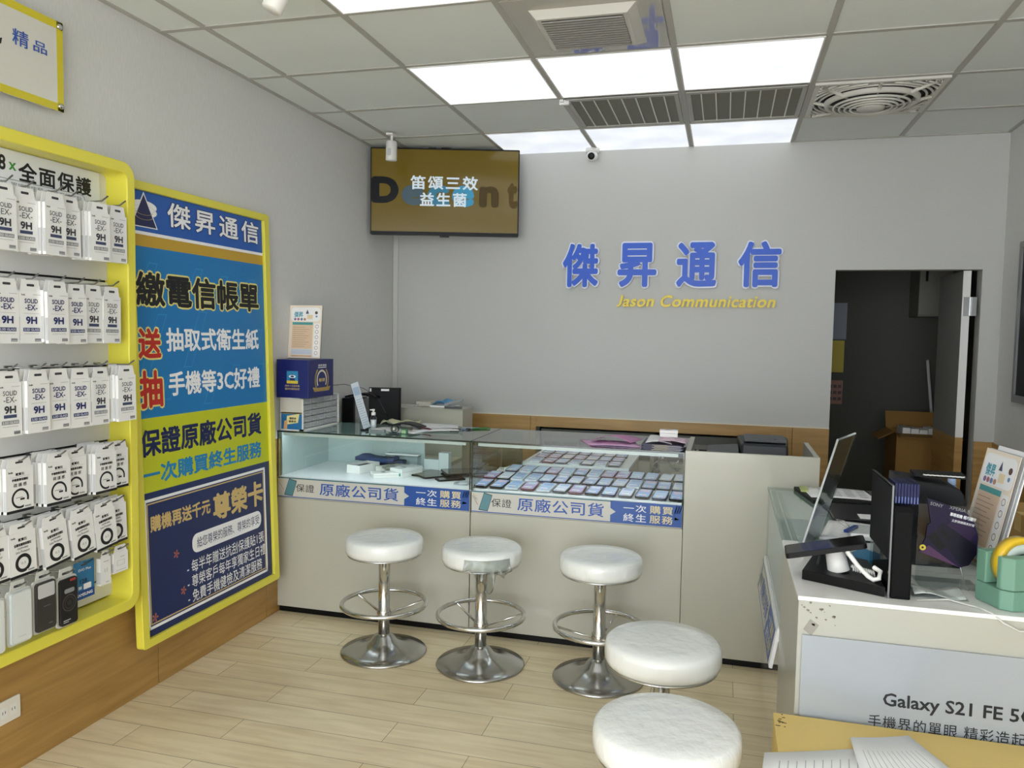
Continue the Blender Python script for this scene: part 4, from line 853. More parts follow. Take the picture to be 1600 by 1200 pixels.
S(MB().sheet(10, 5, lambda u_, v: (.44 + .2 * u_, 4.02 + .12 * v, CZ + .012 + .022 * abs(math.sin(u_ * 7 + v * 4))), mat('d9d8b4', .6), .002), 'crumpled_wrapper', 'crumpled cream wrapper behind the sanitizer bottle', 'wrapper')
S(MB().sheet(8, 4, lambda u_, v: (.52 + .2 * u_, 3.95 + .1 * v - .04 * u_, CZ + .014 + .018 * math.sin(u_ * PI)), mat('1d1d20', .5), .006), 'black_pouch', 'limp black pouch on the paper sheets', 'pouch')
t = T('wrist_watch', 'black wrist watch standing on the front edge of glass top', 'watch', (.63, 3.79, CZ)); MB(FR((.63, 3.79, CZ + .023), (1, .3, 0), (0, 0, 1))).lathe([(.018, -.012), (.021, -.012), (.021, .012), (.018, .012)], MATTE, n=24, cap=False).build('strap', t); MB(FR((.63, 3.776, CZ + .023), (1, .3, 0), (0, 0, 1))).lathe([(0, 0), (.014, 0), (.014, .004), (0, .004)], STEEL, n=20).build('dial', t)
def loop(x, y, r, m_, label, name, cat):
    t = T(name, label, cat, (x, y, CZ)); n = 24; m = MB(); m.tube([(x + r * math.cos(2 * PI * k / n), y + .6 * r * math.sin(2 * PI * k / n), CZ + .004) for k in range(n)], .003, m_, 6, closed=True); m.build('band', t); MB().box(x + r * .7, y - .012, CZ + .0005, x + r * 1.1, y + .012, CZ + .014, m_).build('clasp', t)
loop(.525, 3.80, .04, GREY, 'grey looped charging cable band near glass front edge', 'cable_band', 'cable'); loop(.435, 3.83, .02, MATTE, 'tiny black loop in front of the sanitizer bottle', 'ring_holder', 'ring')
S(MB().box(.668, 3.78, CZ, .70, 3.80, CZ + .026, mat('2f6b46', .4)).box(.672, 3.778, CZ + .004, .696, 3.7795, CZ + .02, mat('97b58c', .4)), 'green_box', 'tiny green box standing beside the black watch', 'box', bevel=.002)
for x, y, rz, hx, lab in ((.985, 4.13, .6, '2f7a3e', 'green pen lying at the glass joint'), (.9, 4.06, .5, '3d4145', 'grey marker pen beside the paper pile'), (.74, 3.93, -.6, '6d2430', 'dark red pen on the white paper sheet'), (.945, 4.1, .9, '9fb6d8', 'pale blue pen between the grey and green pens')):
    t = T('pen', lab, 'pen', (x, y, CZ + .005 + (.012 if hx == '6d2430' else 0)), rz, 'pens on the left counter'); MB().cyl((-.06, 0, 0), (.045, 0, 0), .0045, mat(hx, .35), 12).build('barrel', t, world=False); MB().cyl((.0455, 0, 0), (.065, 0, 0), .0048, mat(hx, .35), 12, .002).build('cap', t, world=False)

# grey steel cabinets in the wall recess, printer in front
CABM = mat('8c8b82', .45); CABD = mat('57574f', .5)
for k, (xa, xb, lab) in enumerate(((1.085, 1.85, 'grey steel drawer cabinet in the recess, left of the pair'), (1.875, 2.64, 'grey steel drawer cabinet in the recess, behind the printer'))):
    t = T('steel_cabinet', lab, 'cabinet', ((xa + xb) / 2, YB + .3, RZ0)); m = MB(); yb = YB + .04
    m.box(xa, yb + .03, RZ0, xb, yb + .45, RZ1 - .02, CABM); m.box(xa, yb, RZ1 - .075, xb, yb + .03, RZ1 - .02, CABD); m.box(xb - .12, yb - .001, RZ1 - .052, xb - .06, yb, RZ1 - .036, mat('8e2c2c', .5)); m.build('body', t)
    for c2 in range(3):
        for r_ in range(6):
            w3 = (xb - xa - .04) / 3; xx = xa + .015 + c2 * (w3 + .005); zz = RZ0 + .02 + r_ * .113
            if r_ == 5: MB().box(xx, yb + .024, zz, xx + w3 - .012, yb + .03, zz + .09, MATTE).build('slot', t); continue
            d_ = MB().box(xx, yb, zz, xx + w3 - .012, yb + .03, zz + .1, mat('b9b6a6', .4)).build('drawer', t, bevel=.002); MB().box(xx + .08, yb - .008, zz + .07, xx + .14, yb, zz + .08, STEEL).build('pull', d_)
t = T('laser_printer', 'dark grey printer with open paper tray behind the white counter', 'printer', (2.5, 4.55, 0.6))
m = MB(); m.hexa([(2.36, 4.42, .60), (2.645, 4.42, .60), (2.645, 4.82, .60), (2.36, 4.82, .60), (2.385, 4.47, .93), (2.625, 4.47, .93), (2.65, 4.82, .935), (2.365, 4.82, .935)], mat('23272f', .4)); m.build('body', t, bevel=.012)
MB().box(2.4, 4.5, .937, 2.62, 4.8, .945, mat('5b5e64', .45)).box(2.56, 4.58, .9455, 2.572, 4.592, .947, BLACK).build('lid', t, bevel=.004)
m = MB(); m.hexa([(2.2, 4.42, .86), (2.37, 4.42, .86), (2.37, 4.75, .86), (2.2, 4.75, .86), (2.2, 4.42, .875), (2.37, 4.42, .89), (2.37, 4.75, .89), (2.2, 4.75, .875)], mat('55585f', .45)); m.build('paper_tray', t); MB().box(2.22, 4.44, .6, 2.35, 4.74, .86, MATTE).build('tray_support', t)
t = T('printer_table', 'white low table carrying the dark printer', 'table', (2.42, 4.6, 0)); B(2.18, 4.38, .57, 2.672, 4.86, .5995, CTR).build('tabletop', t)
for xx in (2.19, 2.64):
    for yy in (4.39, 4.82): B(xx, yy, 0, xx + .03, yy + .03, .57, CTR).build('leg', t)

# ---------------------------------------------------------------- bar stools
VIN = mat('f0f2ef', .26, coat=.5, bump=.5, bscale=26, stretch=(1, 1, .35)); BASEM = mat('b9b8b5', .2, metal=1)
st0 = T('bar_stool', 'x', 'stool', (0, 0, 0), 0, 'white round bar stools')
MB().lathe([(0, .475), (.165, .475), (.178, .482), (.182, .5), (.182, .528), (.178, .542), (.168, .55), (.12, .553), (0, .554)], VIN, n=56).build('seat_cushion', st0, world=False)
MB().lathe([(.15, .4695), (.172, .4695), (.172, .4745), (.15, .4745)], CHROME, n=56).build('seat_rim', st0, world=False)
MB().lathe([(.0265, .05), (.0265, .16), (.033, .165), (.033, .2), (.0265, .205), (.0265, .46), (.05, .466), (.06, .4745)], CHROME, n=32).build('column', st0, world=False)
fr_ = MB().torus((0, 0, .232), .196, .0105, CHROME, 64, 12).build('foot_ring', st0, world=False)
m = MB()
for k in range(3): a = 2 * PI * k / 3 + .4; m.tube([(.032 * math.cos(a), .032 * math.sin(a), .182), (.19 * math.cos(a), .19 * math.sin(a), .228)], .0055, CHROME, 8)
m.build('spoke', fr_, world=False)
MB().lathe([(.2, 0), (.202, .005), (.197, .011), (.15, .02), (.1, .033), (.062, .055), (.043, .08), (.03, .088), (.026, .09)], BASEM, n=64).build('base', st0, world=False)
stl = [(.772, 3.355, .2, 'white bar stool farthest left, beneath the left display counter'), (1.25, 3.352, 1.5, 'white bar stool with torn plastic hanging from its seat, second from left'), (1.788, 3.37, .9, 'white bar stool standing before the right end of phone case'), (2.122, 2.475, 2.1, 'white bar stool in front of the service counter, behind the nearest stool'), (2.172, 1.93, .5, 'nearest white bar stool at the bottom of the photo')]
for k, (x, y, rz, lab) in enumerate(stl):
    if k == 0: st0.location = (x, y, 0); st0.rotation_euler = (0, 0, rz); st0['label'] = lab; s_ = st0
    else: s_ = dup(st0, (x, y, 0), rz, lab)
    if k == 1:
        W[s_] = Matrix.Translation(Vector((x, y, 0))); s_.rotation_euler = (0, 0, 0); m = MB()
        def drape(u_, v):
            a = -1.95 + u_ * 1.15; dep = .012 + .1 * math.exp(-((u_ - .52) / .13) ** 2) + .05 * math.exp(-((u_ - .3) / .06) ** 2) + .035 * math.exp(-((u_ - .85) / .1) ** 2)
            r = .1835 + .012 * v * math.sin(u_ * 31 + v * 2) * v + .006 * v
            return (r * math.cos(a + .25), r * math.sin(a + .25), .53 - v * (dep + .035))
        m.sheet(44, 8, drape, FILM, .0008); m.build('plastic_wrap', s_, world=False)

# ---------------------------------------------------------------- service counter on the right
KX, KY, KZ = 2.485, 2.12, .845
CTR2 = mat('b1b1a7', .32, coat=.2, var=.035, vscale=2.2)
GLOSSW = mat('d5d2c6', .07, coat=1.0)
t = T('service_counter', 'white service counter with glass case and advertising front on the right', 'counter', (2.9, 2.9, 0))
m = MB(); m.box(KX, KY, .0, 3.42, 2.70, KZ - .012, CTR2); m.build('front_block', t, bevel=.002)
m = MB(); m.box(KX - .002, KY - .004, KZ - .0118, 3.42, 2.702, KZ, mat('eeedea', .3, coat=.3)); m.build('block_top', t, bevel=.002)
B(KX, 2.702, .0, 3.05, 3.655, .54, GLOSSW).build('case_cabinet', t, bevel=.001)
B(KX + .01, 2.71, .5405, 3.04, 3.645, .548, FLOORW).build('case_floor', t)
B(KX + .002, 2.704, .548, KX + .008, 3.655, KZ - .011, GLASS).build('side_pane', t); B(3.04, 2.704, .548, 3.048, 3.655, KZ - .011, GLASS).build('back_pane', t)
B(KX, 2.704, KZ - .0105, 3.05, 3.655, KZ, GLASS_TOP).build('top_pane', t)
e = MB(); e.box(KX - .0012, 2.704, KZ - .0105, KX - .0002, 3.655, KZ - .0002, EDGE2); e.box(KX + .012, 2.72, KZ - .03, KX + .03, 3.64, KZ - .0115, mat('9fb0aa', .35)); e.build('glass_edge', t)
B(KX + .01, 3.64, .5485, 3.04, 3.65, KZ - .011, FLOORW).build('end_board', t)
B(KX + .04, 2.76, KZ - .02, KX + .052, 3.6, KZ - .0115, LEDT).build('light_tube', t)
m = MB(FR((KX - .026, 3.63, .412), (0, -1, 0), (.17, 0, 1))); m.box(-.006, -.012, -.0115, .906, .13, -.0002, PAPER); banner_print(m, .9, .118); m.M = Matrix(); m.build('side_banner', t)
m = MB(FR((KX + .012, KY - .0045, .2))); SILV = mat('a6acb2', .12, coat=.5, var=.06, vscale=3); m.box(0, 0, 0, .9, .545, .002, SILV)
m.text('Galaxy S21 FE 5G', .197, .376, .535, .42, INK, .0023, .02); m.text('手機界的單眼 精彩造起來', .165, .325, .552, .36, INK, .0023, .004, space=1.12); m.build('advert_panel', t)
m = MB(FR((KX, KY - .0003, 0))); WR = mat('7d766a', .7); random.seed(3)
m.poly([(.014, .758), (.034, .742), (.052, .772), (.03, .786)], mat('96928a', .7), .0004)
for k in range(16):
    a, b = random.uniform(.005, .1), random.uniform(.77, .83); s_ = random.uniform(.001, .004); m.poly([(a, b), (a + s_ * 2, b - s_), (a + s_ * 2.4, b + s_ * .6), (a + s_ * .5, b + s_)], WR, .0004)
m.build('scuff_mark', t)
# advertising things on the service counter
t = T('clear_sign_holder', 'tall clear acrylic sign holder leaning at the counter corner', 'sign holder', (2.56, 2.66, KZ))
a, b, ta, tb = Vector((2.525, 2.58, KZ)), Vector((2.6, 2.78, KZ)), Vector((2.612, 2.53, 1.205)), Vector((2.69, 2.73, 1.205))
n_ = (b - a).cross(ta - a).normalized() * .003
def slabq(mb, a, b, tb, ta, n_, m_): mb.hexa([a, b, b + n_, a + n_, ta, tb, tb + n_, ta + n_], m_)
m = MB(); slabq(m, a, b, tb, ta, n_, ACRYL); slabq(m, a + n_ * 2, b + n_ * 2, tb + n_ * 2, ta + n_ * 2, n_, ACRYL); m.build('panel', t)
m = MB(); m.box(2.53, 2.6, KZ + .0005, 2.64, 2.76, KZ + .004, ACRYL); m.build('foot', t)
m = MB(); slabq(m, a.lerp(ta, .02) + n_ * 1.2, b.lerp(tb, .02) + n_ * 1.2, b.lerp(tb, .38) + n_ * 1.2, a.lerp(ta, .38) + n_ * 1.2, n_ * .4, mat('cdd6e2', .3, coat=.5)); slabq(m, a.lerp(ta, .38) + n_ * 1.2, b.lerp(tb, .38) + n_ * 1.2, b.lerp(tb, .985) + n_ * 1.2, a.lerp(ta, .985) + n_ * 1.2, n_ * .4, mat('a9a7a6', .1, metal=.75)); m.build('insert', t)  # upper metallic sheet added to strengthen the holder's reflection
m = MB(); m.cyl(a + n_ * 1.5, ta + n_ * 1.5, .0034, mat('c5cacb', .2), 8); m.cyl(ta + n_ * 1.5, tb + n_ * 1.5, .0034, mat('c5cacb', .2), 8); m.build('edge', t)
# black display stand, white post, phone, coil
t = T('phone_stand', 'black phone display base with white tilted post and coil cord', 'display stand', (2.61, 2.33, KZ))
m = MB(); m.prism([(2.505, 2.266), (2.698, 2.17), (2.698, 2.43), (2.566, 2.5)], KZ + .0005, KZ + .027, BLACK); m.hexa([(2.548, 2.33, KZ + .027), (2.556, 2.33, KZ + .027), (2.572, 2.42, KZ + .027), (2.564, 2.42, KZ + .027), (2.548, 2.33, KZ + .031), (2.556, 2.33, KZ + .031), (2.572, 2.42, KZ + .031), (2.564, 2.42, KZ + .031)], DGREY); m.build('base', t, bevel=.003)
m = MB(); m.tube([(2.602, 2.292, KZ + .0275), (2.59, 2.294, KZ + .082)], [.029, .025], mat('d8d8d6', .35), 28); m.tube([(2.59, 2.294, KZ + .082), (2.586, 2.294, KZ + .094)], [.023, .018], mat('b9b9b6', .3), 24); m.build('post', t)
p0, p1, p2 = Vector((2.615, 2.25, KZ + .092)), Vector((2.665, 2.215, KZ + .038)), Vector((2.688, 2.2, KZ + .04))
MB().tube([p0, p0.lerp(p1, .5) + Vector((0, 0, -.004)), p1, p1.lerp(p2, .5) + Vector((0, 0, -.006)), p2, p2 + Vector((.004, .01, .016)), p2 + Vector((-.008, .03, .02))], .0062, WHITE, 10).build('cord', t)
pts = []
for k in range(130):
    u_ = k / 129; a = u_ * 62; pts.append((2.635 + .05 * u_, 2.29 - .045 * u_ + .006 * math.cos(a), KZ + .0385 + .0065 * math.sin(a)))
MB().tube(pts, .0026, WHITE, 6).build('coil', t)
slab(2.565, 2.292, .928, .21, .09, -.18, 'black phone resting tilted on the white post', body=BLACK, scr='060607', h_=.013).rotation_euler = (.04, -.24, -.05)
# tall acrylic with dark insert, black box, blue stack, printer
t = T('dark_sign_holder', 'clear acrylic holder with dark insert standing beside the black box', 'sign holder', (2.7005, 2.166, KZ), .015)
MB().box(.0035, 0, 0, .0065, .25, .292, ACRYL).build('panel', t, world=False); MB().box(0, .008, .1, .003, .246, .288, mat('141517', .6, spec=.2)).build('insert', t, world=False); MB().box(.002, -.0012, .0, .0065, -.0002, .292, mat('6d7173', .2)).box(-.0005, .0, .2925, .0064, .25, .2935, mat('55585a', .2)).build('edge', t, world=False)
t = T('black_box', 'upright black speaker box on the service counter', 'speaker', (2.7085, 2.166, KZ), .0); MB().box(0.001, 0, 0, .048, .26, .24, mat('060607', .7, spec=.15)).build('body', t, bevel=.003, world=False); MB().box(.005, -.001, .01, .044, 0, .225, mat('050506', .6, spec=.15)).build('front_grille', t, world=False)
for k in range(8):
    x = 2.716 + k * .0073; S(MB().box(x, 2.2, 1.0855, x + .0058, 2.29, 1.138, mat('171d4c', .4, spec=.25)).box(x + .0015, 2.1985, 1.0875, x + .004, 2.1998, 1.104, mat('5a6aa8', .4)), 'blue_card', 'dark blue card, %s from left of row standing on black box' % ORD[k], 'card', 'blue cards on the black box')
t = T('label_printer', 'bulky dark printer with rounded right edge on the counter', 'printer', (2.9, 2.66, KZ)); m = MB(FR((0, 2.52, 0))); m.prism([(2.79, KZ), (2.967, KZ), (2.967, 1.04), (2.962, 1.062), (2.95, 1.078), (2.925, 1.086), (2.79, 1.1)], -.16, 0, mat('0d0f13', .45, spec=.25)); m.build('body', t, bevel=.004)
MB(FR((0, 2.518, 0))).poly([(2.8, .99), (2.86, 1.06), (2.9, .99)], mat('1c1e22', .4, spec=.25), .001).build('front_flap', t)
t = T('spiral_pad', 'dark spiral pad with white rings lying on the printer', 'notepad', (2.9, 2.6, 1.101), -.05); MB().box(-.06, -.04, .001, .08, .04, .01, MATTE).build('pages', t, world=False); m = MB()
for k in range(9): m.torus((-.03 + k * .012, -.04, .008), .006, .002, WHITE, 12, 6)
m.build('spiral', t, world=False)
# clipboard, papers, laptop
t = T('clipboard', 'black clipboard of printed papers at the far end of glass top', 'clipboard', (2.78, 3.5, KZ)); m = MB(); m.hexa([Vector(p) for p in ((2.59, 3.62, KZ + .001), (2.64, 3.33, KZ + .001), (3.02, 3.38, KZ + .001), (2.98, 3.645, KZ + .001), (2.59, 3.62, KZ + .016), (2.64, 3.33, KZ + .016), (3.02, 3.38, KZ + .016), (2.98, 3.645, KZ + .016))], MATTE); m.build('board', t, bevel=.003)
MB().sheet(4, 4, lambda u_, v: (2.64 + .36 * u_ - .02 * v, 3.39 + .22 * v + .02 * u_, KZ + .0165 + .004 * math.sin(u_ * 5)), PAPER, .001).build('paper', t)
m = MB()
for k in range(5):
    for s0 in range(6): x_ = 2.68 + s0 * .05; y_ = 3.42 + k * .035; m.box(x_, y_, KZ + .024, x_ + .032, y_ + .007, KZ + .0244, GREY)
m.build('writing', t); B(2.61, 3.5, KZ + .0165, 2.64, 3.6, KZ + .024, mat('b8c47a', .5)).build('green_tab', t)
t = T('laptop', 'closed black laptop lying on the glass case top', 'laptop', (2.8, 3.13, KZ)); B(2.68, 3.02, KZ + .001, 3.0, 3.3, KZ + .01, MATTE).build('base', t, bevel=.003); B(2.68, 3.02, KZ + .0105, 3.0, 3.3, KZ + .018, mat('26272a', .3)).build('lid', t, bevel=.003)
S(MB().box(2.77, 3.03, KZ + .0185, 2.86, 3.1, KZ + .022, PAPER), 'white_card', 'plain white card lying on the black laptop', 'card', bevel=.001)
sheet([(2.6, 2.73), (2.76, 2.71), (2.83, 2.98), (2.66, 3.0)], KZ + .003, 'printed white sheets clipped with a blue clip on glass top', 'printed_sheets', lines=True, t=.006)
sheet([(2.74, 2.76), (2.93, 2.78), (2.93, 3.0), (2.77, 3.01)], KZ + .002, 'printed white sheet beside the clipped stack', 'printed_sheets', lines=True)
t = T('binder_clip', 'blue binder clip with wire handles on the printed sheets', 'clip', (2.715, 2.86, KZ + .014), 1.1); MB().box(-.05, -.007, 0, .05, .007, .008, mat('1f3f93', .35)).build('clamp', t, world=False); MB().tube([(-.01, .008, .006), (-.02, .03, .022), (.0, .05, .028), (.02, .03, .022), (.01, .008, .006)], .0014, CHROME, 6).build('handle', t, world=False)
t = T('card_holder', 'clear box of white and blue name cards beside dark holder', 'card holder', (2.69, 2.5, KZ)); B(2.655, 2.46, KZ, 2.735, 2.463, .93, ACRYL).box(2.655, 2.46, KZ, 2.735, 2.53, KZ + .004, ACRYL).box(2.655, 2.528, KZ, 2.735, 2.531, .95, ACRYL).build('tray', t)
m = MB(FR((2.66, 2.467, KZ + .006), (1, 0, 0), (0, .25, 1))); m.box(0, 0, -.02, .07, .085, 0, PAPER); m.prism([(.0, 0), (.07, 0), (.07, .03), (.035, .045), (0, .03)], 0, .0006, mat('4f93bd', .4)); m.rect(.03, .06, .06, .066, INK, .0008); m.build('card_stack', t)
# purple card display
t = T('purple_card_display', 'purple phone card in a clear acrylic frame by tape dispenser', 'card display', (2.88, 2.33, KZ)); B(2.806, 2.346, KZ + .03, 2.955, 2.349, 1.062, ACRYL).box(2.806, 2.3, KZ + .0005, 2.955, 2.4, KZ + .003, ACRYL).box(2.806, 2.346, KZ + .003, 2.955, 2.35, KZ + .03, ACRYL).build('acrylic_frame', t)
m = MB(FR((2.806, 2.342, KZ + .03))); PU = mat('1a1130', .45, spec=.2); out = [(.004, .055), (.03, .12), (.03, .14), (.018, .205), (.06, .192), (.11, .175), (.135, .15), (.147, .11), (.145, .06), (.128, .028), (.105, .02)]
m.prism(out, -.001, .001, PU); m.poly([(.006, .055), (.028, .075), (.09, .03), (.105, .021)], mat('533654', .45, spec=.2), .0014); m.poly([(.03, .125), (.1, .165), (.142, .12), (.12, .08)], mat('291a38', .45, spec=.2), .0013)
m.poly([(.022, .13), (.062, .165), (.08, .145), (.04, .09), (.02, .1)], mat('150c30', .4, spec=.2), .0015)
m.poly([(.02, .098), (.055, .062), (.077, .078), (.042, .115)], mat('050509', .4, spec=.2), .0017); m.poly([(.04, .115), (.06, .14), (.142, .085), (.145, .06), (.126, .03), (.108, .026)], mat('0e0c1c', .4, spec=.2), .0021); m.poly([(.052, .116), (.058, .122), (.082, .1), (.076, .093)], mat('050509', .4, spec=.2), .0025)
m.M = m.M @ Matrix.Rotation(-.2, 4, 'Z'); m.text('SONY', -.012, .188, .02, .197, GREY, .0016, .01); m.text('XPERIA 5', .036, .19, .086, .199, GREY, .0016, 0); m.text('單眼相機 輕巧隨行', .042, .172, .106, .182, PALE, .0016, .02); m.text('立即預購獨家好禮', .05, .158, .106, .165, PALE, .0016, .0); m.M = FR((2.806, 2.342, KZ + .03)); m.ringface(.013, .068, .003, .008, mat('d9c42e', .4), .0022)
m.build('card', t); MB().tube([(2.915, 2.345, KZ + .05), (2.917, 2.3, KZ + .012), (2.922, 2.29, KZ + .004), (2.928, 2.3, KZ + .006)], .0016, STEEL, 6).build('wire_prop', t)
t = T('clear_tray', 'low clear plastic tray of papers below the purple card', 'tray', (2.86, 2.27, KZ)); m = MB(); m.box(2.768, 2.2, KZ + .0005, 2.9, 2.295, KZ + .003, ACRYL); m.box(2.768, 2.2, KZ + .003, 2.771, 2.295, KZ + .022, ACRYL); m.box(2.771, 2.292, KZ + .003, 2.9, 2.295, KZ + .03, ACRYL); m.build('tray', t)
MB().sheet(6, 4, lambda u_, v: (2.775 + .12 * u_, 2.205 + .08 * v, KZ + .006 + .006 * math.sin(u_ * 6 + v * 2)), mat('dadfdd', .35), .001).build('paper', t)
# tape dispenser
GR = mat('6f9a85', .45, var=.06, vscale=8); t = T('tape_dispenser', 'pale green tape dispenser with yellow tape roll at right edge', 'tape dispenser', (2.963, 2.14, KZ), .38)
m = MB(); m.prism([(.0, .022), (.02, 0), (.25, 0), (.25, .108), (0, .108)], .0005, .05, GR); m.build('base', t, bevel=.003, world=False)
m = MB(); m.prism([(.0, .022), (.02, 0), (.21, 0), (.21, .036), (0, .036)], .051, .132, GR); m.build('side_cheek', t, bevel=.003, world=False)
m = MB(); m.box(0, .074, .051, .21, .108, .132, GR); m.build('side_cheek', t, bevel=.003, world=False)
m = MB(FR((.074, .055, .107), (1, 0, 0), (0, 0, 1))); m.lathe([(.05, -.013), (.066, -.013), (.066, .013), (.05, .013), (.05, -.013)], mat('dcb621', .3, coat=.4), n=48, cap=False); m.build('tape_roll', t, world=False)
m = MB(FR((.074, .055, .107), (1, 0, 0), (0, 0, 1))); m.lathe([(.026, -.014), (.0495, -.014), (.0495, .014), (.026, .014), (.026, -.014)], mat('b9c6bf', .4), n=40, cap=False); m.build('core', t, world=False)
t = S(MB().tube([(2.77, 2.165, KZ + .003), (2.85, 2.19, KZ + .005), (2.91, 2.15, KZ + .003), (2.93, 2.122, KZ + .001), (2.95, 2.108, KZ - .015), (2.985, 2.106, KZ - .032), (3.05, 2.106, KZ - .025), (3.2, 2.106, KZ - .02)], .0022, mat('cfcfca', .4), 8), 'white_cable', 'thin pale cable drooping over the service counter edge', 'cable')
# leaflet stand behind the dispenser
t = T('leaflet_stand', 'upright holder of printed price leaflets behind tape dispenser', 'leaflet stand', (3.03, 2.56, KZ)); o_ = Vector((2.995, 2.68, KZ + .001)); xd = Vector((.03, -.2, 0)); yd = Vector((.075, .02, .34))
m = MB(FR(o_, xd, yd)); flyer_print(m, .2, .345); m.build('leaflet', t); m = MB(FR(o_, xd, yd)); m.box(-.002, 0, -.022, .203, .345, -.0185, PAPER); m.box(-.002, 0, -.012, .203, .347, -.009, LGREY); m.box(.03, .2, -.016, .19, .36, -.0145, PAPER); m.build('spare_leaflets', t); m = MB(FR(o_, xd, yd)); m.box(-.004, 0, .002, .205, .05, .0035, ACRYL); m.build('holder', t)
t = T('blue_tube', 'pale blue tube standing behind the price leaflets', 'tube', (3.0, 2.74, KZ)); MB().lathe([(0, 0), (.014, 0), (.014, .2), (.011, .206)], mat('7f9fd8', .3), (2.99, 2.66 - .0 + .1, KZ), 16).build('body', t); MB().lathe([(.012, .2065), (.012, .225), (.008, .23), (0, .23)], mat('a9bfe6', .3), (2.99, 2.76, KZ), 16).build('cap', t)
# brown cartons behind the service counter
def brown(x, y, z, w_, d_, h_, rz, label, tape=True):
    t = T('cardboard_box', label, 'cardboard box', (x, y, z), rz, 'brown cartons behind the service counter'); CB_ = mat('b08a4c', .7, var=.06, vscale=5)
    MB().box(-w_ / 2, -d_ / 2, .0, w_ / 2, d_ / 2, h_, CB_).build('body', t, bevel=.003, world=False)
    if tape: MB().box(-w_ / 2 - .0006, -.025, h_ - .06, w_ / 2 + .0006, .025, h_ + .0006, mat('c7a868', .35)).build('tape', t, world=False)
brown(3.5, 3.05, 0, .5, .45, .46, 0, 'brown carton on the floor, lowest behind the counter'); brown(3.5, 3.05, .461, .46, .42, .46, .06, 'brown taped carton on top of the floor carton behind leaflets')
# yellow carton and paper in front of the service counter
YC = mat('d6b868', .65, var=.07, vscale=3)
t = T('yellow_carton', 'large yellow cardboard carton in the bottom right corner', 'cardboard box', (2.85, 1.7, 0)); m = MB(); m.box(2.432, 1.3, 0, 3.4, 2.095, .535, YC); m.build('body', t, bevel=.004)
m = MB(); m.box(2.432, 1.3, .5352, 3.4, 1.68, .538, mat('dcc076', .65, var=.06, vscale=4)); m.box(2.432, 1.69, .5352, 3.4, 2.095, .538, mat('dcc076', .65, var=.06, vscale=4)); m.build('flap', t); m = MB()
for k in range(10): a, b = random.uniform(2.433, 2.46), random.uniform(2.02, 2.09); m.box(a, b, .5381, a + .004 + .004 * (k % 3), b + .004, .5384, mat('5a4a2c', .8))
m.build('scuff', t)
sheet([(2.4, 1.87), (2.36, 1.5), (2.62, 1.42), (2.70, 1.99)], .541, 'printed white sheet on the yellow carton, overhanging its left edge', lines=True, amp=.003)
sheet([(2.60, 1.98), (2.6, 1.4), (3.0, 1.4), (2.74, 2.04)], .55, 'white form lying uppermost on the yellow carton', lines=True, amp=.003)
# right wall display
t = T('framed_screen', 'dark screen with silver frame at the right picture edge', 'screen', (3.8, 4.35, 1.18)); m = MB(FR((XR - .003, 4.83, 1.185), (0, -1, 0), (0, 0, 1))); ring_prism(m, rr(0, 0, 1.2, .86, .006), rr(.03, .04, 1.17, .83, .003), 0, .03, mat('7c7d7e', .35)); m.build('frame', t); m = MB(FR((XR - .003, 4.83, 1.185), (0, -1, 0), (0, 0, 1))); m.box(.025, .035, .002, 1.175, .835, .02, BLACK); m.build('panel', t)

# ---------------------------------------------------------------- dim storeroom
t = T('electric_cabinet', 'grey wall cabinet with latch high in the dark storeroom', 'cabinet', (3.8, 6.6, 1.68)); B(3.66, 6.5, 1.69, 3.895, 6.795, 2.2, mat('7c7b72', .6)).build('body', t, bevel=.004); B(3.66, 6.48, 1.7, 3.88, 6.499, 2.19, mat('85847a', .6)).build('door', t, bevel=.003); B(3.7, 6.468, 1.95, 3.715, 6.48, 2.03, MATTE).build('latch', t)
S(MB().cyl((3.84, 6.7, .9), (3.80, 6.75, 1.36), .011, WHITE, 10).cyl((3.84, 6.7, .0), (3.84, 6.7, .9), .011, WHITE, 10), 'white_pole', 'thin white pole leaning in the storeroom corner', 'pole')
t = T('open_carton', 'open brown carton of white boxes in the dark storeroom', 'cardboard box', (3.6, 6.2, .5)); CB_ = mat('9a7236', .7); m = MB(); x0, x1, y0, y1, z0, z1 = 3.46, 3.86, 6.0, 6.4, .45, .86
m.box(x0, y0, z0, x1, y1, z0 + .01, CB_)
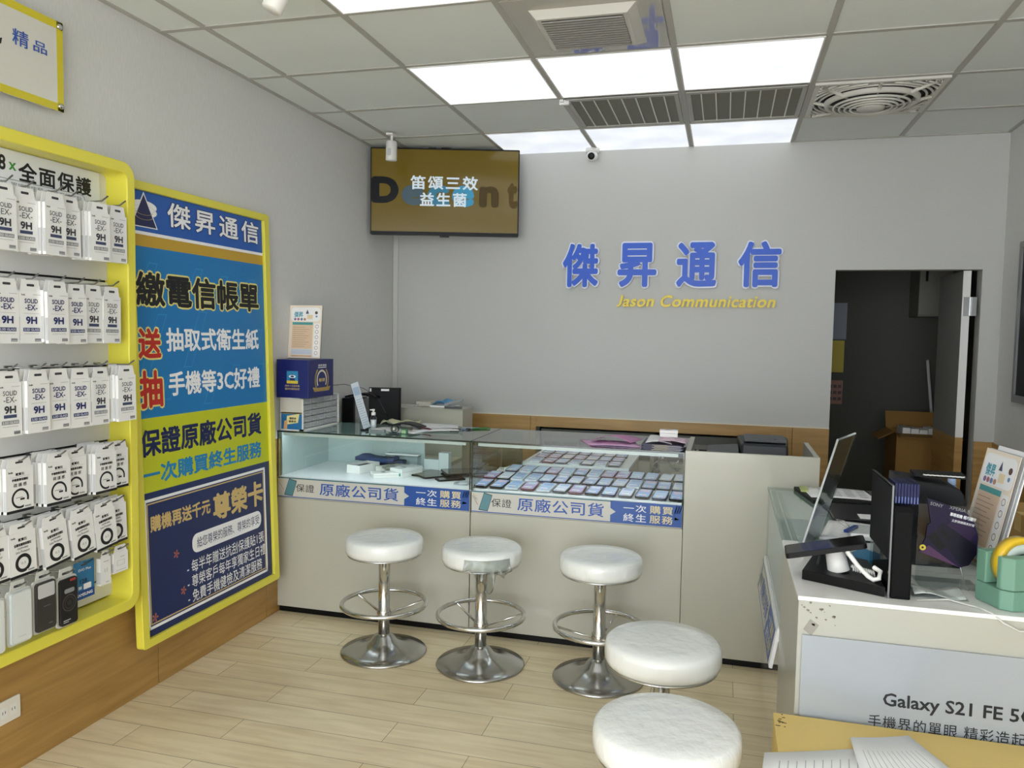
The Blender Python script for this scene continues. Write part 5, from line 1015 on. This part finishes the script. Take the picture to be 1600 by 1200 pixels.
for a in ((x0, y0, x1, y0 + .008), (x0, y1 - .008, x1, y1), (x0, y0 + .008, x0 + .008, y1 - .008), (x1 - .008, y0 + .008, x1, y1 - .008)): m.box(a[0], a[1], z0 + .01, a[2], a[3], z1, CB_)
m.build('body', t)
m = MB(); m.hexa([(x0, y0, z1), (x1, y0, z1), (x1, y0 + .006, z1), (x0, y0 + .006, z1), (x0, y0 - .1, z1 - .02), (x1, y0 - .1, z1 - .02), (x1, y0 - .1, z1 - .014), (x0, y0 - .1, z1 - .014)], CB_); m.build('flap', t)
m = MB(); m.hexa([(x0 - .1, y0 + .1, z1 - .06), (x0 - .1, y1, z1 - .06), (x0, y1, z1 - .006), (x0, y0 + .1, z1 - .006), (x0 - .1, y0 + .1, z1 - .054), (x0 - .1, y1, z1 - .054), (x0, y1, z1), (x0, y0 + .1, z1)], CB_); m.build('flap', t)
m = MB(); m.hexa([(x0, y1 - .006, z1), (x1, y1 - .006, z1), (x1, y1, z1), (x0, y1, z1), (x0, y1 + .04, z1 + .12), (x1, y1 + .04, z1 + .12), (x1, y1 + .046, z1 + .12), (x0, y1 + .046, z1 + .12)], CB_); m.build('flap', t)
for k in range(6): S(MB().box(3.5 + k * .055, 6.02, .46, 3.55 + k * .055, 6.2, .90 - .006 * (k % 3), WHITE), 'white_box', 'white box packed in the open storeroom carton', 'box', 'white boxes in the storeroom carton', .002)
S(B(3.44, 5.98, 0, 3.88, 6.42, .449, CB_), 'closed_carton', 'closed brown carton under the open storeroom carton', 'cardboard box', bevel=.003)
S(B(3.08, 6.785, 1.245, 3.2, 6.799, 1.5, mat('c9b21e', .5)), 'yellow_notice', 'yellow notice on the storeroom wall at the door edge', 'notice'); S(B(3.07, 6.785, 1.51, 3.21, 6.799, 1.8, mat('8a8f9a', .5)), 'grey_notice', 'grey notice above the yellow one in the storeroom', 'notice')
m = B(3.08, 6.785, .99, 3.2, 6.799, 1.18, mat('9a6a5a', .5)); m.M = FR((3.08, 6.7845, .99))
for k in range(3):
    for j in range(3): m.rect(.015 + j * .035, .03 + k * .05, .04 + j * .035, .055 + k * .05, mat('4a2f2c', .5), .001)
S(m, 'red_notice', 'reddish printed notice below the yellow one in the storeroom', 'notice')
